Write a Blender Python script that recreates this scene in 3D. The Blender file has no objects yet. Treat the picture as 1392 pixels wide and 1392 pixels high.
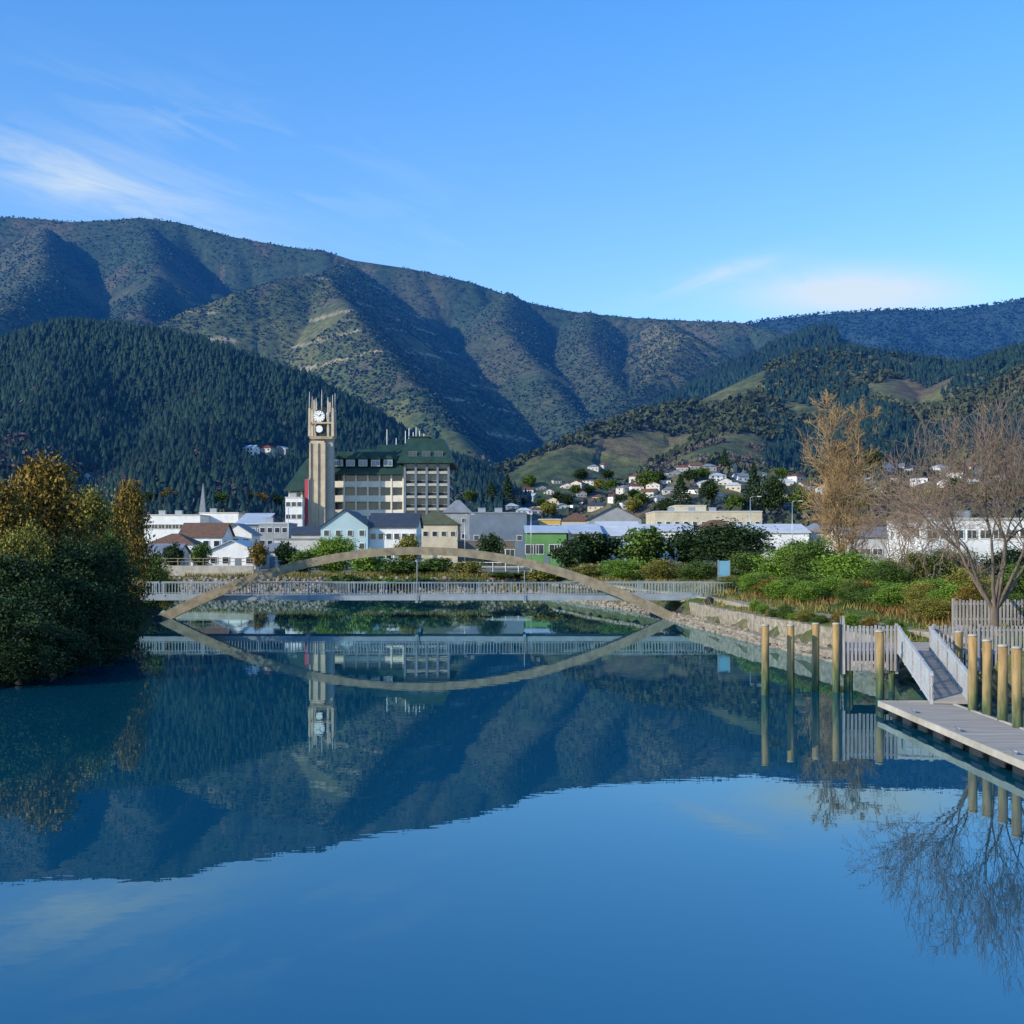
import bpy, bmesh, math, random
import numpy as np
from mathutils import Vector
C = bpy.context.scene.collection
F=1680.0; CX=696.0; HY=743.0; CH=6.8
def X(px,Y): return (px-CX)*Y/F
def Z(py,Y): return CH-(py-HY)*Y/F
R=math.radians
random.seed(7)
# ------------------------------------------------------------------ mesh helpers
class MB:
    def __init__(s): s.v=[]; s.f=[]; s.m=[]; s.s=[]
    def face(s,idx,mi,sm=False): s.f.append(tuple(idx)); s.m.append(mi); s.s.append(sm)
    def hexa(s,p,mi=0):
        b=len(s.v); s.v+=[tuple(q) for q in p]
        for q in ((0,3,2,1),(4,5,6,7),(0,1,5,4),(1,2,6,5),(2,3,7,6),(3,0,4,7)): s.face([b+i for i in q],mi)
        return s
    def box(s,x0,x1,y0,y1,z0,z1,mi=0):
        return s.hexa([(x0,y0,z0),(x1,y0,z0),(x1,y1,z0),(x0,y1,z0),(x0,y0,z1),(x1,y0,z1),(x1,y1,z1),(x0,y1,z1)],mi)
    def frustum(s,a,z0,b,z1,mi=0):
        return s.hexa([(a[0],a[2],z0),(a[1],a[2],z0),(a[1],a[3],z0),(a[0],a[3],z0),(b[0],b[2],z1),(b[1],b[2],z1),(b[1],b[3],z1),(b[0],b[3],z1)],mi)
    def prism(s,poly,axis,a,b,mi=0):
        n=len(poly); base=len(s.v)
        for t in (a,b):
            for (u,w) in poly:
                s.v.append((u,t,w) if axis=='y' else (t,u,w) if axis=='x' else (u,w,t))
        s.face([base+i for i in range(n)],mi); s.face([base+n+i for i in reversed(range(n))],mi)
        for i in range(n):
            j=(i+1)%n; s.face((base+i,base+n+i,base+n+j,base+j),mi)
        return s
    def tube(s,pts,rads,n=8,mi=0,smooth=True):
        pts=[Vector(p) for p in pts]; base=len(s.v)
        if not hasattr(rads,'__len__'): rads=[rads]*len(pts)
        for i,p in enumerate(pts):
            d=(pts[min(i+1,len(pts)-1)]-pts[max(i-1,0)]).normalized()
            ref=Vector((1,0,0)) if abs(d.z)>.9 else Vector((0,0,1))
            a=d.cross(ref).normalized(); c=d.cross(a)
            for k in range(n):
                t=2*math.pi*(k+.5)/n; s.v.append(tuple(p+(a*math.cos(t)+c*math.sin(t))*rads[i]))
        for i in range(len(pts)-1):
            for k in range(n):
                l=(k+1)%n; s.face((base+i*n+k,base+i*n+l,base+(i+1)*n+l,base+(i+1)*n+k),mi,smooth and n>5)
        s.face([base+k for k in range(n)],mi); e=base+(len(pts)-1)*n
        s.face([e+k for k in reversed(range(n))],mi)
        return s
    def build(s,name,mats,parent=None,loc=None,rot=None):
        me=bpy.data.meshes.new(name); me.from_pydata(s.v,[],s.f)
        if not isinstance(mats,(list,tuple)): mats=[mats]
        for m in mats: me.materials.append(m)
        me.polygons.foreach_set('material_index',s.m); me.polygons.foreach_set('use_smooth',s.s)
        bm=bmesh.new(); bm.from_mesh(me); bmesh.ops.recalc_face_normals(bm,faces=bm.faces); bm.to_mesh(me); bm.free()
        me.update()
        return put(name,me,parent,loc,rot)
def put(name,me,parent=None,loc=None,rot=None):
    o=bpy.data.objects.new(name,me); C.objects.link(o)
    if parent: o.parent=parent
    if loc: o.location=loc
    if rot is not None: o.rotation_euler=(0,0,rot)
    return o
def tag(o,label,cat=None,group=None,kind=None):
    o['label']=label
    if cat: o['category']=cat
    if group: o['group']=group
    if kind: o['kind']=kind
    return o
def thing(name,label,cat,loc,rz=0,group=None):
    o=put(name,None,None,loc,rz); o.empty_display_size=.5
    return tag(o,label,cat,group)
def mesh_np(name,v,faces,mats,tint=None,col=None,smooth=False):
    v=np.asarray(v,dtype=np.float32); faces=np.asarray(faces,dtype=np.int32); k=faces.shape[1]
    me=bpy.data.meshes.new(name); me.vertices.add(len(v)); me.vertices.foreach_set('co',v.ravel())
    me.loops.add(faces.size); me.loops.foreach_set('vertex_index',faces.ravel())
    me.polygons.add(len(faces)); me.polygons.foreach_set('loop_start',np.arange(0,faces.size,k,dtype=np.int32))
    if smooth: me.polygons.foreach_set('use_smooth',np.ones(len(faces),dtype=bool))
    me.update(calc_edges=True)
    if tint is not None:
        a=me.attributes.new('tint','FLOAT','FACE'); a.data.foreach_set('value',np.asarray(tint,dtype=np.float32))
    if col is not None:
        a=me.attributes.new('region','FLOAT_COLOR','POINT')
        c=np.ones((len(v),4),dtype=np.float32); c[:,:3]=col; a.data.foreach_set('color',c.ravel())
    for m in (mats if isinstance(mats,(list,tuple)) else [mats]): me.materials.append(m)
    me.validate()
    return me
ONES=['','first','second','third','fourth','fifth','sixth','seventh','eighth','ninth','tenth','eleventh','twelfth','thirteenth','fourteenth','fifteenth','sixteenth','seventeenth','eighteenth','nineteenth']
TENS={2:'twent',3:'thirt',4:'fort',5:'fift',6:'sixt',7:'sevent'}
def ordn(n):
    if n<20: return ONES[n]
    t,u=divmod(n,10)
    return TENS[t]+('ieth' if u==0 else 'y-'+ONES[u])
# ------------------------------------------------------------------ materials
def N(nt,t,**kw):
    n=nt.nodes.new(t)
    for k,v in kw.items(): setattr(n,k,v)
    return n
def mth(nt,op,a,b=None,clamp=False):
    n=nt.nodes.new('ShaderNodeMath'); n.operation=op; n.use_clamp=clamp
    for i,q in enumerate((a,b)):
        if q is None: continue
        if isinstance(q,(int,float)): n.inputs[i].default_value=q
        else: nt.links.new(q,n.inputs[i])
    return n.outputs[0]
def haze_glow(nt,b,k=1.0):  # blue emission growing with distance stands in for aerial haze and blue mountain shade
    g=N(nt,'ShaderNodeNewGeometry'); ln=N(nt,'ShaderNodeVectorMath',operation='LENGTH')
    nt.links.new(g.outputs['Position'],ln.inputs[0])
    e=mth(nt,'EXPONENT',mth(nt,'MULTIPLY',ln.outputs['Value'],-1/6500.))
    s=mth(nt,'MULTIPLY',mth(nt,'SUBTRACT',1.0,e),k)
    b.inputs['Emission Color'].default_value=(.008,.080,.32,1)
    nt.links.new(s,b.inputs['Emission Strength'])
def mat(name,c,rough=.75,scale=2.0,amt=.25,metal=0,bump=0.0,c2=None,stretch=(1,1,1),hz=0,spec=.3):
    m=bpy.data.materials.new(name); m.use_nodes=True; nt=m.node_tree; b=nt.nodes['Principled BSDF']
    tc=N(nt,'ShaderNodeTexCoord'); mp=N(nt,'ShaderNodeMapping'); mp.inputs['Scale'].default_value=stretch
    nt.links.new(tc.outputs['Object'],mp.inputs[0])
    nz=N(nt,'ShaderNodeTexNoise'); nz.inputs['Scale'].default_value=scale; nz.inputs['Detail'].default_value=3; nz.inputs['Roughness'].default_value=.65
    nt.links.new(mp.outputs[0],nz.inputs['Vector'])
    rp=N(nt,'ShaderNodeValToRGB'); rp.color_ramp.elements[0].position=.28; rp.color_ramp.elements[1].position=.72
    d=c2 if c2 else tuple(q*(1-amt) for q in c); u=c if c2 else tuple(min(1,q*(1+amt*.5)) for q in c)
    rp.color_ramp.elements[0].color=(*d,1); rp.color_ramp.elements[1].color=(*u,1)
    nt.links.new(nz.outputs[0],rp.inputs[0]); nt.links.new(rp.outputs[0],b.inputs['Base Color'])
    b.inputs['Roughness'].default_value=rough; b.inputs['Metallic'].default_value=metal
    b.inputs['Specular IOR Level'].default_value=spec
    if bump:
        bp=N(nt,'ShaderNodeBump'); bp.inputs['Strength'].default_value=.6; bp.inputs['Distance'].default_value=bump
        nt.links.new(nz.outputs[0],bp.inputs['Height']); nt.links.new(bp.outputs[0],b.inputs['Normal'])
    if hz: haze_glow(nt,b,hz)
    return m
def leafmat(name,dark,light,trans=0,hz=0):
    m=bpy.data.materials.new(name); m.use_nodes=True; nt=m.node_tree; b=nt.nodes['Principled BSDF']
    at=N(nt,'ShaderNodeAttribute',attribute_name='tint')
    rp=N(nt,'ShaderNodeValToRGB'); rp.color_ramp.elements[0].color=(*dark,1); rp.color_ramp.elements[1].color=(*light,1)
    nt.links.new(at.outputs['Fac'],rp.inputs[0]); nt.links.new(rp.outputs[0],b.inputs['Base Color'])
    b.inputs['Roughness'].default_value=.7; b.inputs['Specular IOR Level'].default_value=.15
    if hz: haze_glow(nt,b,hz)
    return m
M={}
M['white']=mat('white_paint',(.76,.76,.74),.6,.6,.14)
M['offwhite']=mat('off_white_paint',(.52,.5,.46),.7,.5,.2)
M['cream']=mat('cream_render',(.55,.48,.35),.8,.4,.2)
M['grey']=mat('grey_render',(.3,.31,.32),.8,.5,.2)
M['bluegrey']=mat('blue_grey_cladding',(.15,.19,.235),.6,.4,.2)
M['darkclad']=mat('dark_facade_cladding',(.035,.045,.05),.5,.4,.2)
M['paleteal']=mat('pale_teal_weatherboard',(.38,.52,.55),.6,.5,.12)
M['signblue']=mat('blue_sign_panel',(.16,.36,.48),.5,1,.15)
M['green']=mat('lime_green_fascia',(.12,.27,.09),.5,.5,.2)
M['yellow']=mat('yellow_render',(.62,.4,.1),.7,.5,.15)
M['brick']=mat('grey_brown_wall',(.15,.12,.105),.8,1.5,.3)
M['darkroof']=mat('dark_iron_roof',(.05,.06,.075),.5,.6,.3)
M['greyroof']=mat('grey_iron_roof',(.20,.22,.25),.5,.5,.25)
M['paleroof']=mat('pale_iron_roof',(.44,.49,.54),.45,.4,.2)
M['whiteroof']=mat('weathered_white_roof',(.56,.57,.57),.5,.25,.22)
M['brownroof']=mat('brown_tile_roof',(.16,.09,.06),.8,1.5,.35)
M['redroof']=mat('red_iron_roof',(.18,.06,.045),.6,1.,.3)
M['greenroof']=mat('dark_grey_green_roof',(.020,.056,.046),.5,.4,.4)
M['oliveroof']=mat('olive_roof',(.09,.1,.055),.6,.6,.3)
M['concrete']=mat('weathered_concrete',(.52,.43,.31),.85,.35,.3,bump=.02)
M['paleconc']=mat('pale_concrete',(.42,.38,.31),.85,.8,.35,bump=.02)
M['wallstone']=mat('weathered_stone_wall',(.29,.25,.19),.9,2.2,.6,bump=.06)
M['greyconc']=mat('grey_concrete_spandrel',(.42,.41,.35),.8,.5,.2)
M['creamband']=mat('cream_balcony_band',(.72,.67,.55),.8,.5,.2)
M['archmat']=mat('weathered_arch_timber',(.28,.23,.15),.8,1.2,.45,bump=.01)
M['railmat']=mat('grey_steel_railing',(.27,.31,.335),.5,1,.2)
M['steel']=mat('galvanised_steel',(.40,.42,.44),.4,2,.15,metal=.6)
M['dark']=mat('dark_rubber',(.025,.027,.03),.7,3,.3)
M['deckwood']=mat('weathered_deck_boards',(.38,.34,.29),.85,1.2,.4,stretch=(.4,6,1),bump=.005)
M['fencewood']=mat('silvered_timber',(.34,.315,.31),.85,2,.4,stretch=(5,5,.4),bump=.004)
M['ramprail']=mat('pale_grey_ramp_rail',(.42,.44,.45),.6,2,.2)
M['beamwood']=mat('dark_wet_timber',(.07,.06,.045),.8,2,.4)
M['bark']=mat('grey_brown_bark',(.16,.125,.095),.9,4,.4,stretch=(1,1,.3),bump=.02)
M['twig']=mat('grey_brown_bare_twigs',(.27,.195,.145),.9,1.,.35)
M['tantwig']=mat('golden_tan_twigs',(.37,.25,.125),.9,.3,.45)
M['rock']=mat('pale_riprap_stone',(.27,.23,.175),.9,1.2,.6,bump=.05)
M['darkrock']=mat('dark_wet_rock',(.03,.03,.03),.7,3,.4,bump=.03)
M['path']=mat('gravel_path',(.33,.29,.22),.95,3,.25)
M['banner']=mat('muted_red_banner',(.45,.06,.085),.6,1,.15)
M['clockwhite']=mat('white_clock_face',(.8,.8,.78),.4,1,.05)
M['black']=mat('black_metal',(.015,.015,.015),.5,3,.2)
def glass(name,c):
    return mat(name,c,.12,.35,.6,spec=.8)
M['glass']=glass('dark_window_glass',(.03,.042,.055))
M['blueglass']=glass('blue_window_glass',(.06,.13,.22))
def pilemat():
    m=bpy.data.materials.new('ochre_timber_pile'); m.use_nodes=True; nt=m.node_tree; b=nt.nodes['Principled BSDF']
    g=N(nt,'ShaderNodeNewGeometry'); sp=N(nt,'ShaderNodeSeparateXYZ'); nt.links.new(g.outputs['Position'],sp.inputs[0])
    nz=N(nt,'ShaderNodeTexNoise'); nz.inputs['Scale'].default_value=3; nz.inputs['Detail'].default_value=5
    mp=N(nt,'ShaderNodeMapping'); mp.inputs['Scale'].default_value=(2,2,.35); nt.links.new(g.outputs['Position'],mp.inputs[0]); nt.links.new(mp.outputs[0],nz.inputs[0])
    h=mth(nt,'ADD',mth(nt,'MULTIPLY',sp.outputs['Z'],.3),mth(nt,'MULTIPLY',mth(nt,'SUBTRACT',nz.outputs[0],.5),.6))
    rp=N(nt,'ShaderNodeValToRGB'); e=rp.color_ramp.elements
    e[0].position=0; e[0].color=(.02,.06,.03,1); e[1].position=1; e[1].color=(.38,.23,.085,1)
    q=e.new(.22); q.color=(.10,.13,.05,1); q=e.new(.5); q.color=(.27,.20,.085,1)
    nt.links.new(h,rp.inputs[0])
    mx=N(nt,'ShaderNodeMixRGB',blend_type='MULTIPLY'); mx.inputs[0].default_value=.75
    r2=N(nt,'ShaderNodeValToRGB'); r2.color_ramp.elements[0].position=.3; r2.color_ramp.elements[0].color=(.35,.35,.35,1); r2.color_ramp.elements[1].position=.6
    nt.links.new(nz.outputs[0],r2.inputs[0]); nt.links.new(rp.outputs[0],mx.inputs[1]); nt.links.new(r2.outputs[0],mx.inputs[2])
    nt.links.new(mx.outputs[0],b.inputs['Base Color']); b.inputs['Roughness'].default_value=.85
    return m
M['pile']=pilemat()
L={}
L['dark']=leafmat('dark_green_leaves',(.007,.018,.009),(.043,.080,.024))
L['mid']=leafmat('mid_green_leaves',(.016,.040,.009),(.12,.19,.035))
L['bright']=leafmat('bright_green_leaves',(.035,.09,.010),(.22,.34,.045))
L['olive']=leafmat('olive_yellow_leaves',(.045,.055,.012),(.31,.28,.055))
L['rust']=leafmat('rust_gold_foliage',(.025,.032,.010),(.30,.19,.035))
L['conif']=leafmat('deep_green_needles',(.007,.018,.011),(.035,.075,.035))
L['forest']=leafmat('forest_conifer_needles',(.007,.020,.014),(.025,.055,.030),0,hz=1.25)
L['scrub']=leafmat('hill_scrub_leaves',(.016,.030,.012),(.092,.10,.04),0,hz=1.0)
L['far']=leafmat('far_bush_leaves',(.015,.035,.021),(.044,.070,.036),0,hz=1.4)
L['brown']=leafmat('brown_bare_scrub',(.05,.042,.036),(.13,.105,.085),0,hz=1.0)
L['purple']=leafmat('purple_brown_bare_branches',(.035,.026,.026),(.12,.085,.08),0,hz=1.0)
L['grass']=leafmat('tawny_grass_blades',(.07,.07,.015),(.33,.26,.08))
L['red']=leafmat('red_brown_tussock',(.07,.03,.012),(.25,.13,.05))
# ------------------------------------------------------------------ terrain functions
def vn(x,y,seed=0):
    ix=np.floor(x); iy=np.floor(y); fx=x-ix; fy=y-iy; fx=fx*fx*(3-2*fx); fy=fy*fy*(3-2*fy)
    def h(a,b):
        t=np.sin(a*127.1+b*311.7+seed*74.7)*43758.5453; return t-np.floor(t)
    return (h(ix,iy)*(1-fx)+h(ix+1,iy)*fx)*(1-fy)+(h(ix,iy+1)*(1-fx)+h(ix+1,iy+1)*fx)*fy
def fbm(x,y,seed=0,o=4):
    t=0; a=.5; n=0
    for i in range(o):
        t=t+a*vn(x*2**i+i*17.3,y*2**i+i*9.1,seed+i*3); n+=a; a*=.5
    return t/n
RID=[]
def ridge(kind,pts,slope,ns,amp,off=0): 
    RID.append((kind,[(X(p[0],p[2]),p[2],Z(p[1]+off,p[2])) for p in pts],slope,ns,amp))
ridge('A',[(-500,330,2600),(-200,305,2550),(0,292,2500),(60,295,2500),(100,299,2500),(150,297,2500),(190,293,2500),(240,299,2500),(320,320,2480),(400,334,2460),(440,338,2450),(480,351,2450),(560,363,2450),(640,381,2450),(720,409,2450),(780,421,2450),(860,429,2420),(940,433,2400),(1000,435,2350),(1050,446,2300),(1110,464,2200),(1200,490,2100)],.50,430,150,3)
ridge('A',[(60,310,2400),(60,380,1950),(-30,450,1500)],.62,300,60)
ridge('A',[(200,305,2480),(215,370,2150),(190,425,1850)],.62,300,60)
ridge('B',[(150,455,1650),(230,434,1700),(270,416,1740),(320,397,1780),(380,379,1840),(440,373,1900),(470,356,2250)],.66,300,34,2)
ridge('B',[(440,374,1900),(480,425,1650),(530,490,1420),(600,570,1200),(670,650,1000)],.88,260,34)
ridge('C',[(900,436,2350),(930,455,2000),(900,500,1750),(830,560,1500),(760,625,1250)],.55,260,46)
ridge('C',[(690,398,2440),(680,440,2150),(730,500,1850),(790,575,1550)],.62,260,46)
ridge('C',[(800,424,2430),(800,470,2050),(840,530,1700)],.6,260,40)
ridge('D',[(1110,445,1700),(1080,462,1650),(1040,488,1600),(1000,505,1560),(960,522,1520),(915,550,1480)],.5,150,10,6)
ridge('E',[(-500,420,950),(-200,470,930),(0,478,900),(50,460,900),(100,443,900),(150,449,900),(230,458,890),(300,480,870),(380,505,850),(440,548,830),(500,580,800),(570,620,770),(640,655,740),(700,690,700)],.50,170,26)
ridge('E',[(100,450,900),(60,540,720),(-40,600,600)],.55,120,14)
ridge('E',[(300,485,870),(290,570,720),(250,630,620)],.55,120,14)
ridge('F',[(670,660,820),(760,612,880),(830,578,950),(900,555,1020),(980,538,1080),(1040,508,1130),(1100,481,1150),(1150,474,1150),(1200,484,1150),(1290,498,1130),(1340,500,1100),(1400,475,1000),(1500,450,950),(1800,440,900)],.42,210,24)
ridge('F',[(1040,512,1130),(1010,570,900),(950,630,720)],.5,150,14)
ridge('F',[(1200,490,1140),(1190,560,900),(1160,630,700)],.5,150,14)
ridge('F',[(1340,505,1100),(1330,570,850),(1300,640,650)],.5,150,14)
ridge('G',[(900,460,3600),(1000,443,3600),(1040,435,3600),(1100,428,3600),(1200,421,3600),(1290,421,3600),(1340,415,3600),(1392,407,3600),(1500,398,3600),(1900,390,3600)],.45,400,90)
KI={k:i for i,k in enumerate('ABCDEFG')}
LY=[-80,30,59,78,100,118,160,172,190]; LX=[-22,-24,-24.6,-24.6,-29.5,-34,-44,-52,-60]
RY=[-80,30,50,60,75,90,104,117,130,165,190]; RX=[32,26,22,20.5,19.0,17.0,15.6,14.8,13,4.5,2]
def shore_d(x,y):
    xl=np.interp(y,LY,LX); xr=np.interp(y,RY,RX)
    ye=172-0.09*(x+5)
    return np.maximum(np.maximum(xl-x,x-xr),y-ye), (x-xr)>np.maximum(xl-x,y-ye)
def H(x,y,full=False):
    x=np.asarray(x,float); y=np.asarray(y,float)
    base=2.5+np.clip(y-180,0,300)*.006+np.clip(y-450,0,5000)*.02
    d,right=shore_d(x,y)
    zb=np.where(right, np.where(d<1.3,d*.4,np.minimum(base,1.6+(d-1.3)*.2)), np.minimum(base,d*.55))
    zb=np.maximum(zb,-2.2)
    z=np.where(d>3.5,zb+(fbm(x/9,y/9,3,3)-.5)*.35,zb+np.where(d>0,(fbm(x/2.2,y/2.2,9,2)-.5)*.3*np.clip(d,0,1),0))
    idx=np.full(x.shape,-1); far=y>380
    if np.any(far):
        for kind,P,sl,ns,amp in RID:
            best=np.full(x.shape,1e9); zc=np.zeros(x.shape)
            for a,b in zip(P[:-1],P[1:]):
                dx,dy=b[0]-a[0],b[1]-a[1]; t=np.clip(((x-a[0])*dx+(y-a[1])*dy)/(dx*dx+dy*dy),0,1)
                q=np.hypot(x-a[0]-t*dx,y-a[1]-t*dy); zz=a[2]+t*(b[2]-a[2])
                m=(q*sl-zz)<(best*sl-zc); best=np.where(m,q,best); zc=np.where(m,zz,zc)
            s=KI[kind]*5+1
            wx=fbm(x/ns,y/ns,s+50,2)*ns*.35
            n1=fbm((x+wx)/ns,(y-wx)/ns,s,3); n2=fbm(x/(ns*.3),y/(ns*.3),s+2,3)
            cut=amp*(1-np.abs(2*n1-1))**1.6+amp*.30*(1-np.abs(2*n2-1))**1.4
            w=14.; dd=np.sqrt(best*best+w*w)-w
            zz=zc-dd*sl*.9-np.clip(dd/180,0,1)*cut
            m=far&(zz>z); z=np.where(m,zz,z); idx=np.where(m,KI[kind],idx)
    return (z,idx) if full else z
def G(x,y): return float(H(np.array([x]),np.array([y]))[0])
def hit(px,py):
    Ys=np.arange(300,1500,3.0); h=H(X(px,Ys),Ys); r=Z(py,Ys)
    w=np.where(h>=r)[0]
    return float(Ys[w[0]]) if len(w) else None
# ------------------------------------------------------------------ ground, hills, water
def regionmat(name,scale,hz):
    m=bpy.data.materials.new(name); m.use_nodes=True; nt=m.node_tree; b=nt.nodes['Principled BSDF']
    at=N(nt,'ShaderNodeAttribute',attribute_name='region'); g=N(nt,'ShaderNodeNewGeometry')
    n1=N(nt,'ShaderNodeTexNoise'); n1.inputs['Scale'].default_value=scale; n1.inputs['Detail'].default_value=4; n1.inputs['Roughness'].default_value=.8
    nt.links.new(g.outputs['Position'],n1.inputs[0])
    rp=N(nt,'ShaderNodeValToRGB'); rp.color_ramp.elements[0].position=.35; rp.color_ramp.elements[0].color=(.45,.5,.48,1); rp.color_ramp.elements[1].position=.68; rp.color_ramp.elements[1].color=(1.35,1.35,1.25,1)
    nt.links.new(n1.outputs[0],rp.inputs[0])
    mx=N(nt,'ShaderNodeMixRGB',blend_type='MULTIPLY'); mx.inputs[0].default_value=1
    nt.links.new(at.outputs['Color'],mx.inputs[1]); nt.links.new(rp.outputs[0],mx.inputs[2]); nt.links.new(mx.outputs[0],b.inputs['Base Color'])
    b.inputs['Roughness'].default_value=.95; b.inputs['Specular IOR Level'].default_value=.05
    bp=N(nt,'ShaderNodeBump'); bp.inputs['Strength'].default_value=.6; bp.inputs['Distance'].default_value=.25/scale
    nt.links.new(n1.outputs[0],bp.inputs['Height']); nt.links.new(bp.outputs[0],b.inputs['Normal'])
    if hz: haze_glow(nt,b,hz)
    return m
def grid(xs2,ys2):
    ny,nx=xs2.shape
    i=np.arange(ny*nx).reshape(ny,nx)
    return np.stack([i[:-1,:-1],i[:-1,1:],i[1:,1:],i[1:,:-1]],-1).reshape(-1,4)
gx=np.concatenate([np.linspace(-650,-72,40),np.arange(-70,45,.8),np.linspace(46,650,50)])
gy=np.concatenate([np.linspace(-80,28,30),np.arange(29,182,.9),np.linspace(184,450,80)])
GX,GY=np.meshgrid(gx,gy); GZ=H(GX,GY); d,right=shore_d(GX,GY)
col=np.zeros(GX.shape+(3,)); col[:]=(.08,.11,.03)
n=fbm(GX/14,GY/14,5,3)[...,None]; col=np.where(n>.55,np.array((.14,.14,.06)),col)
col=np.where((d<1.3)[...,None],np.array((.14,.12,.085)),col)
col=np.where((d<.25)[...,None],np.array((.05,.06,.035)),col)
col=np.where(((d<1.6)&(~right)&(GX<-15))[...,None],np.array((.03,.04,.02)),col)
col=np.where((GY>200)[...,None],np.where(n>.5,np.array((.2,.19,.17)),np.array((.09,.1,.05))),col)
g=put('ground',mesh_np('ground',np.stack([GX,GY,GZ],-1).reshape(-1,3),grid(GX,GY),regionmat('bank_soil_and_grass',1.3,0),col=col.reshape(-1,3),smooth=True))
tag(g,'grassy river banks and flat town ground',None,None,'structure')
pxs=np.linspace(-520,1920,760); yy=np.concatenate([np.geomspace(446,1250,300),np.geomspace(1256,2750,210),np.linspace(2800,3900,40)])
PX,YY=np.meshgrid(pxs,yy); XX=X(PX,YY); ZZ,IDX=H(XX,YY,True); ZZ=ZZ-np.clip(.2*(1-(YY-446)/30),0,.2)
pal={-1:(.10,.11,.05),0:(.036,.058,.036),1:(.066,.084,.034),2:(.048,.068,.037),3:(.033,.050,.028),4:(.018,.032,.020),5:(.118,.116,.044),6:(.028,.048,.042)}
col=np.zeros(PX.shape+(3,))
for k,c in pal.items(): col[IDX==k]=c
n=fbm(XX/160,YY/160,31,4)[...,None]; n2=fbm(XX/70,YY/70,41,4)[...,None]
def blend(mask,nz,a,b,c):
    global col
    t=np.clip((nz-a)/(b-a),0,1)*mask[...,None]; col=col*(1-t)+np.array(c)*t
lo=(IDX>=0)&(IDX<=2)
blend(lo,n,.50,.66,(.070,.076,.045)); blend(lo,n2,.60,.72,(.080,.076,.052))
blend(IDX==1,-n2,-.49,-.36,(.105,.110,.044))
sp=(PX>870)&(PX<1060)&(IDX==2)&(YY>1650); blend(sp,n2*0+1,0,1,(.115,.11,.05))
f=(IDX==5); blend(f,n2,.52,.64,(.12,.095,.052)); blend(f,-n2,-.46,-.36,(.065,.08,.03))
n=n[...,0]
tr=(IDX==1)&(np.abs(((ZZ+6*np.sin(XX/60))%46)-5)<2.6)&(n>.38); col[tr]=(.27,.22,.145)
tr=sp&(np.abs((ZZ%34)-5)<1.6); col[tr]=(.2,.17,.11)
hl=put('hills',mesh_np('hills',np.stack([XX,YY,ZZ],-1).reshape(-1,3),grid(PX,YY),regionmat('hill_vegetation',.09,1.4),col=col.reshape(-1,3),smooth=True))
tag(hl,'forested hills rising behind the town with shaded valleys',None,None,'structure')
# water
wm=bpy.data.materials.new('calm_teal_water'); wm.use_nodes=True; nt=wm.node_tree; nt.nodes.remove(nt.nodes['Principled BSDF'])
df=N(nt,'ShaderNodeBsdfDiffuse'); gl=N(nt,'ShaderNodeBsdfGlossy'); gl.inputs['Roughness'].default_value=.003; fr=N(nt,'ShaderNodeFresnel'); fr.inputs[0].default_value=2.5
df.inputs[0].default_value=(.001,.052,.088,1); gl.inputs[0].default_value=(.68,.94,1,1)
g_=N(nt,'ShaderNodeNewGeometry'); mp=N(nt,'ShaderNodeMapping'); mp.inputs['Scale'].default_value=(.55,1.0,1)
nt.links.new(g_.outputs['Position'],mp.inputs[0])
n1=N(nt,'ShaderNodeTexNoise'); n1.inputs['Scale'].default_value=1.6; n1.inputs['Detail'].default_value=2
n2=N(nt,'ShaderNodeTexNoise'); n2.inputs['Scale'].default_value=.22; n2.inputs['Detail'].default_value=1
nt.links.new(mp.outputs[0],n1.inputs[0]); nt.links.new(mp.outputs[0],n2.inputs[0])
hgt=mth(nt,'ADD',mth(nt,'MULTIPLY',n1.outputs[0],.0011),mth(nt,'MULTIPLY',n2.outputs[0],.0035))
bp=N(nt,'ShaderNodeBump'); bp.inputs['Strength'].default_value=1; bp.inputs['Distance'].default_value=1.0
nt.links.new(hgt,bp.inputs['Height'])
for q in (gl,fr): nt.links.new(bp.outputs[0],q.inputs['Normal'])
mx=N(nt,'ShaderNodeMixShader'); nt.links.new(fr.outputs[0],mx.inputs[0]); nt.links.new(df.outputs[0],mx.inputs[1]); nt.links.new(gl.outputs[0],mx.inputs[2])
nt.links.new(mx.outputs[0],nt.nodes['Material Output'].inputs[0])
w=MB(); w.v=[(-120,-80,0),(70,-80,0),(70,195,0),(-120,195,0)]; w.face((0,1,2,3),0)
tag(w.build('river_water',wm),'calm blue green river mirroring hills and sky',None,None,'structure')
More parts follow.
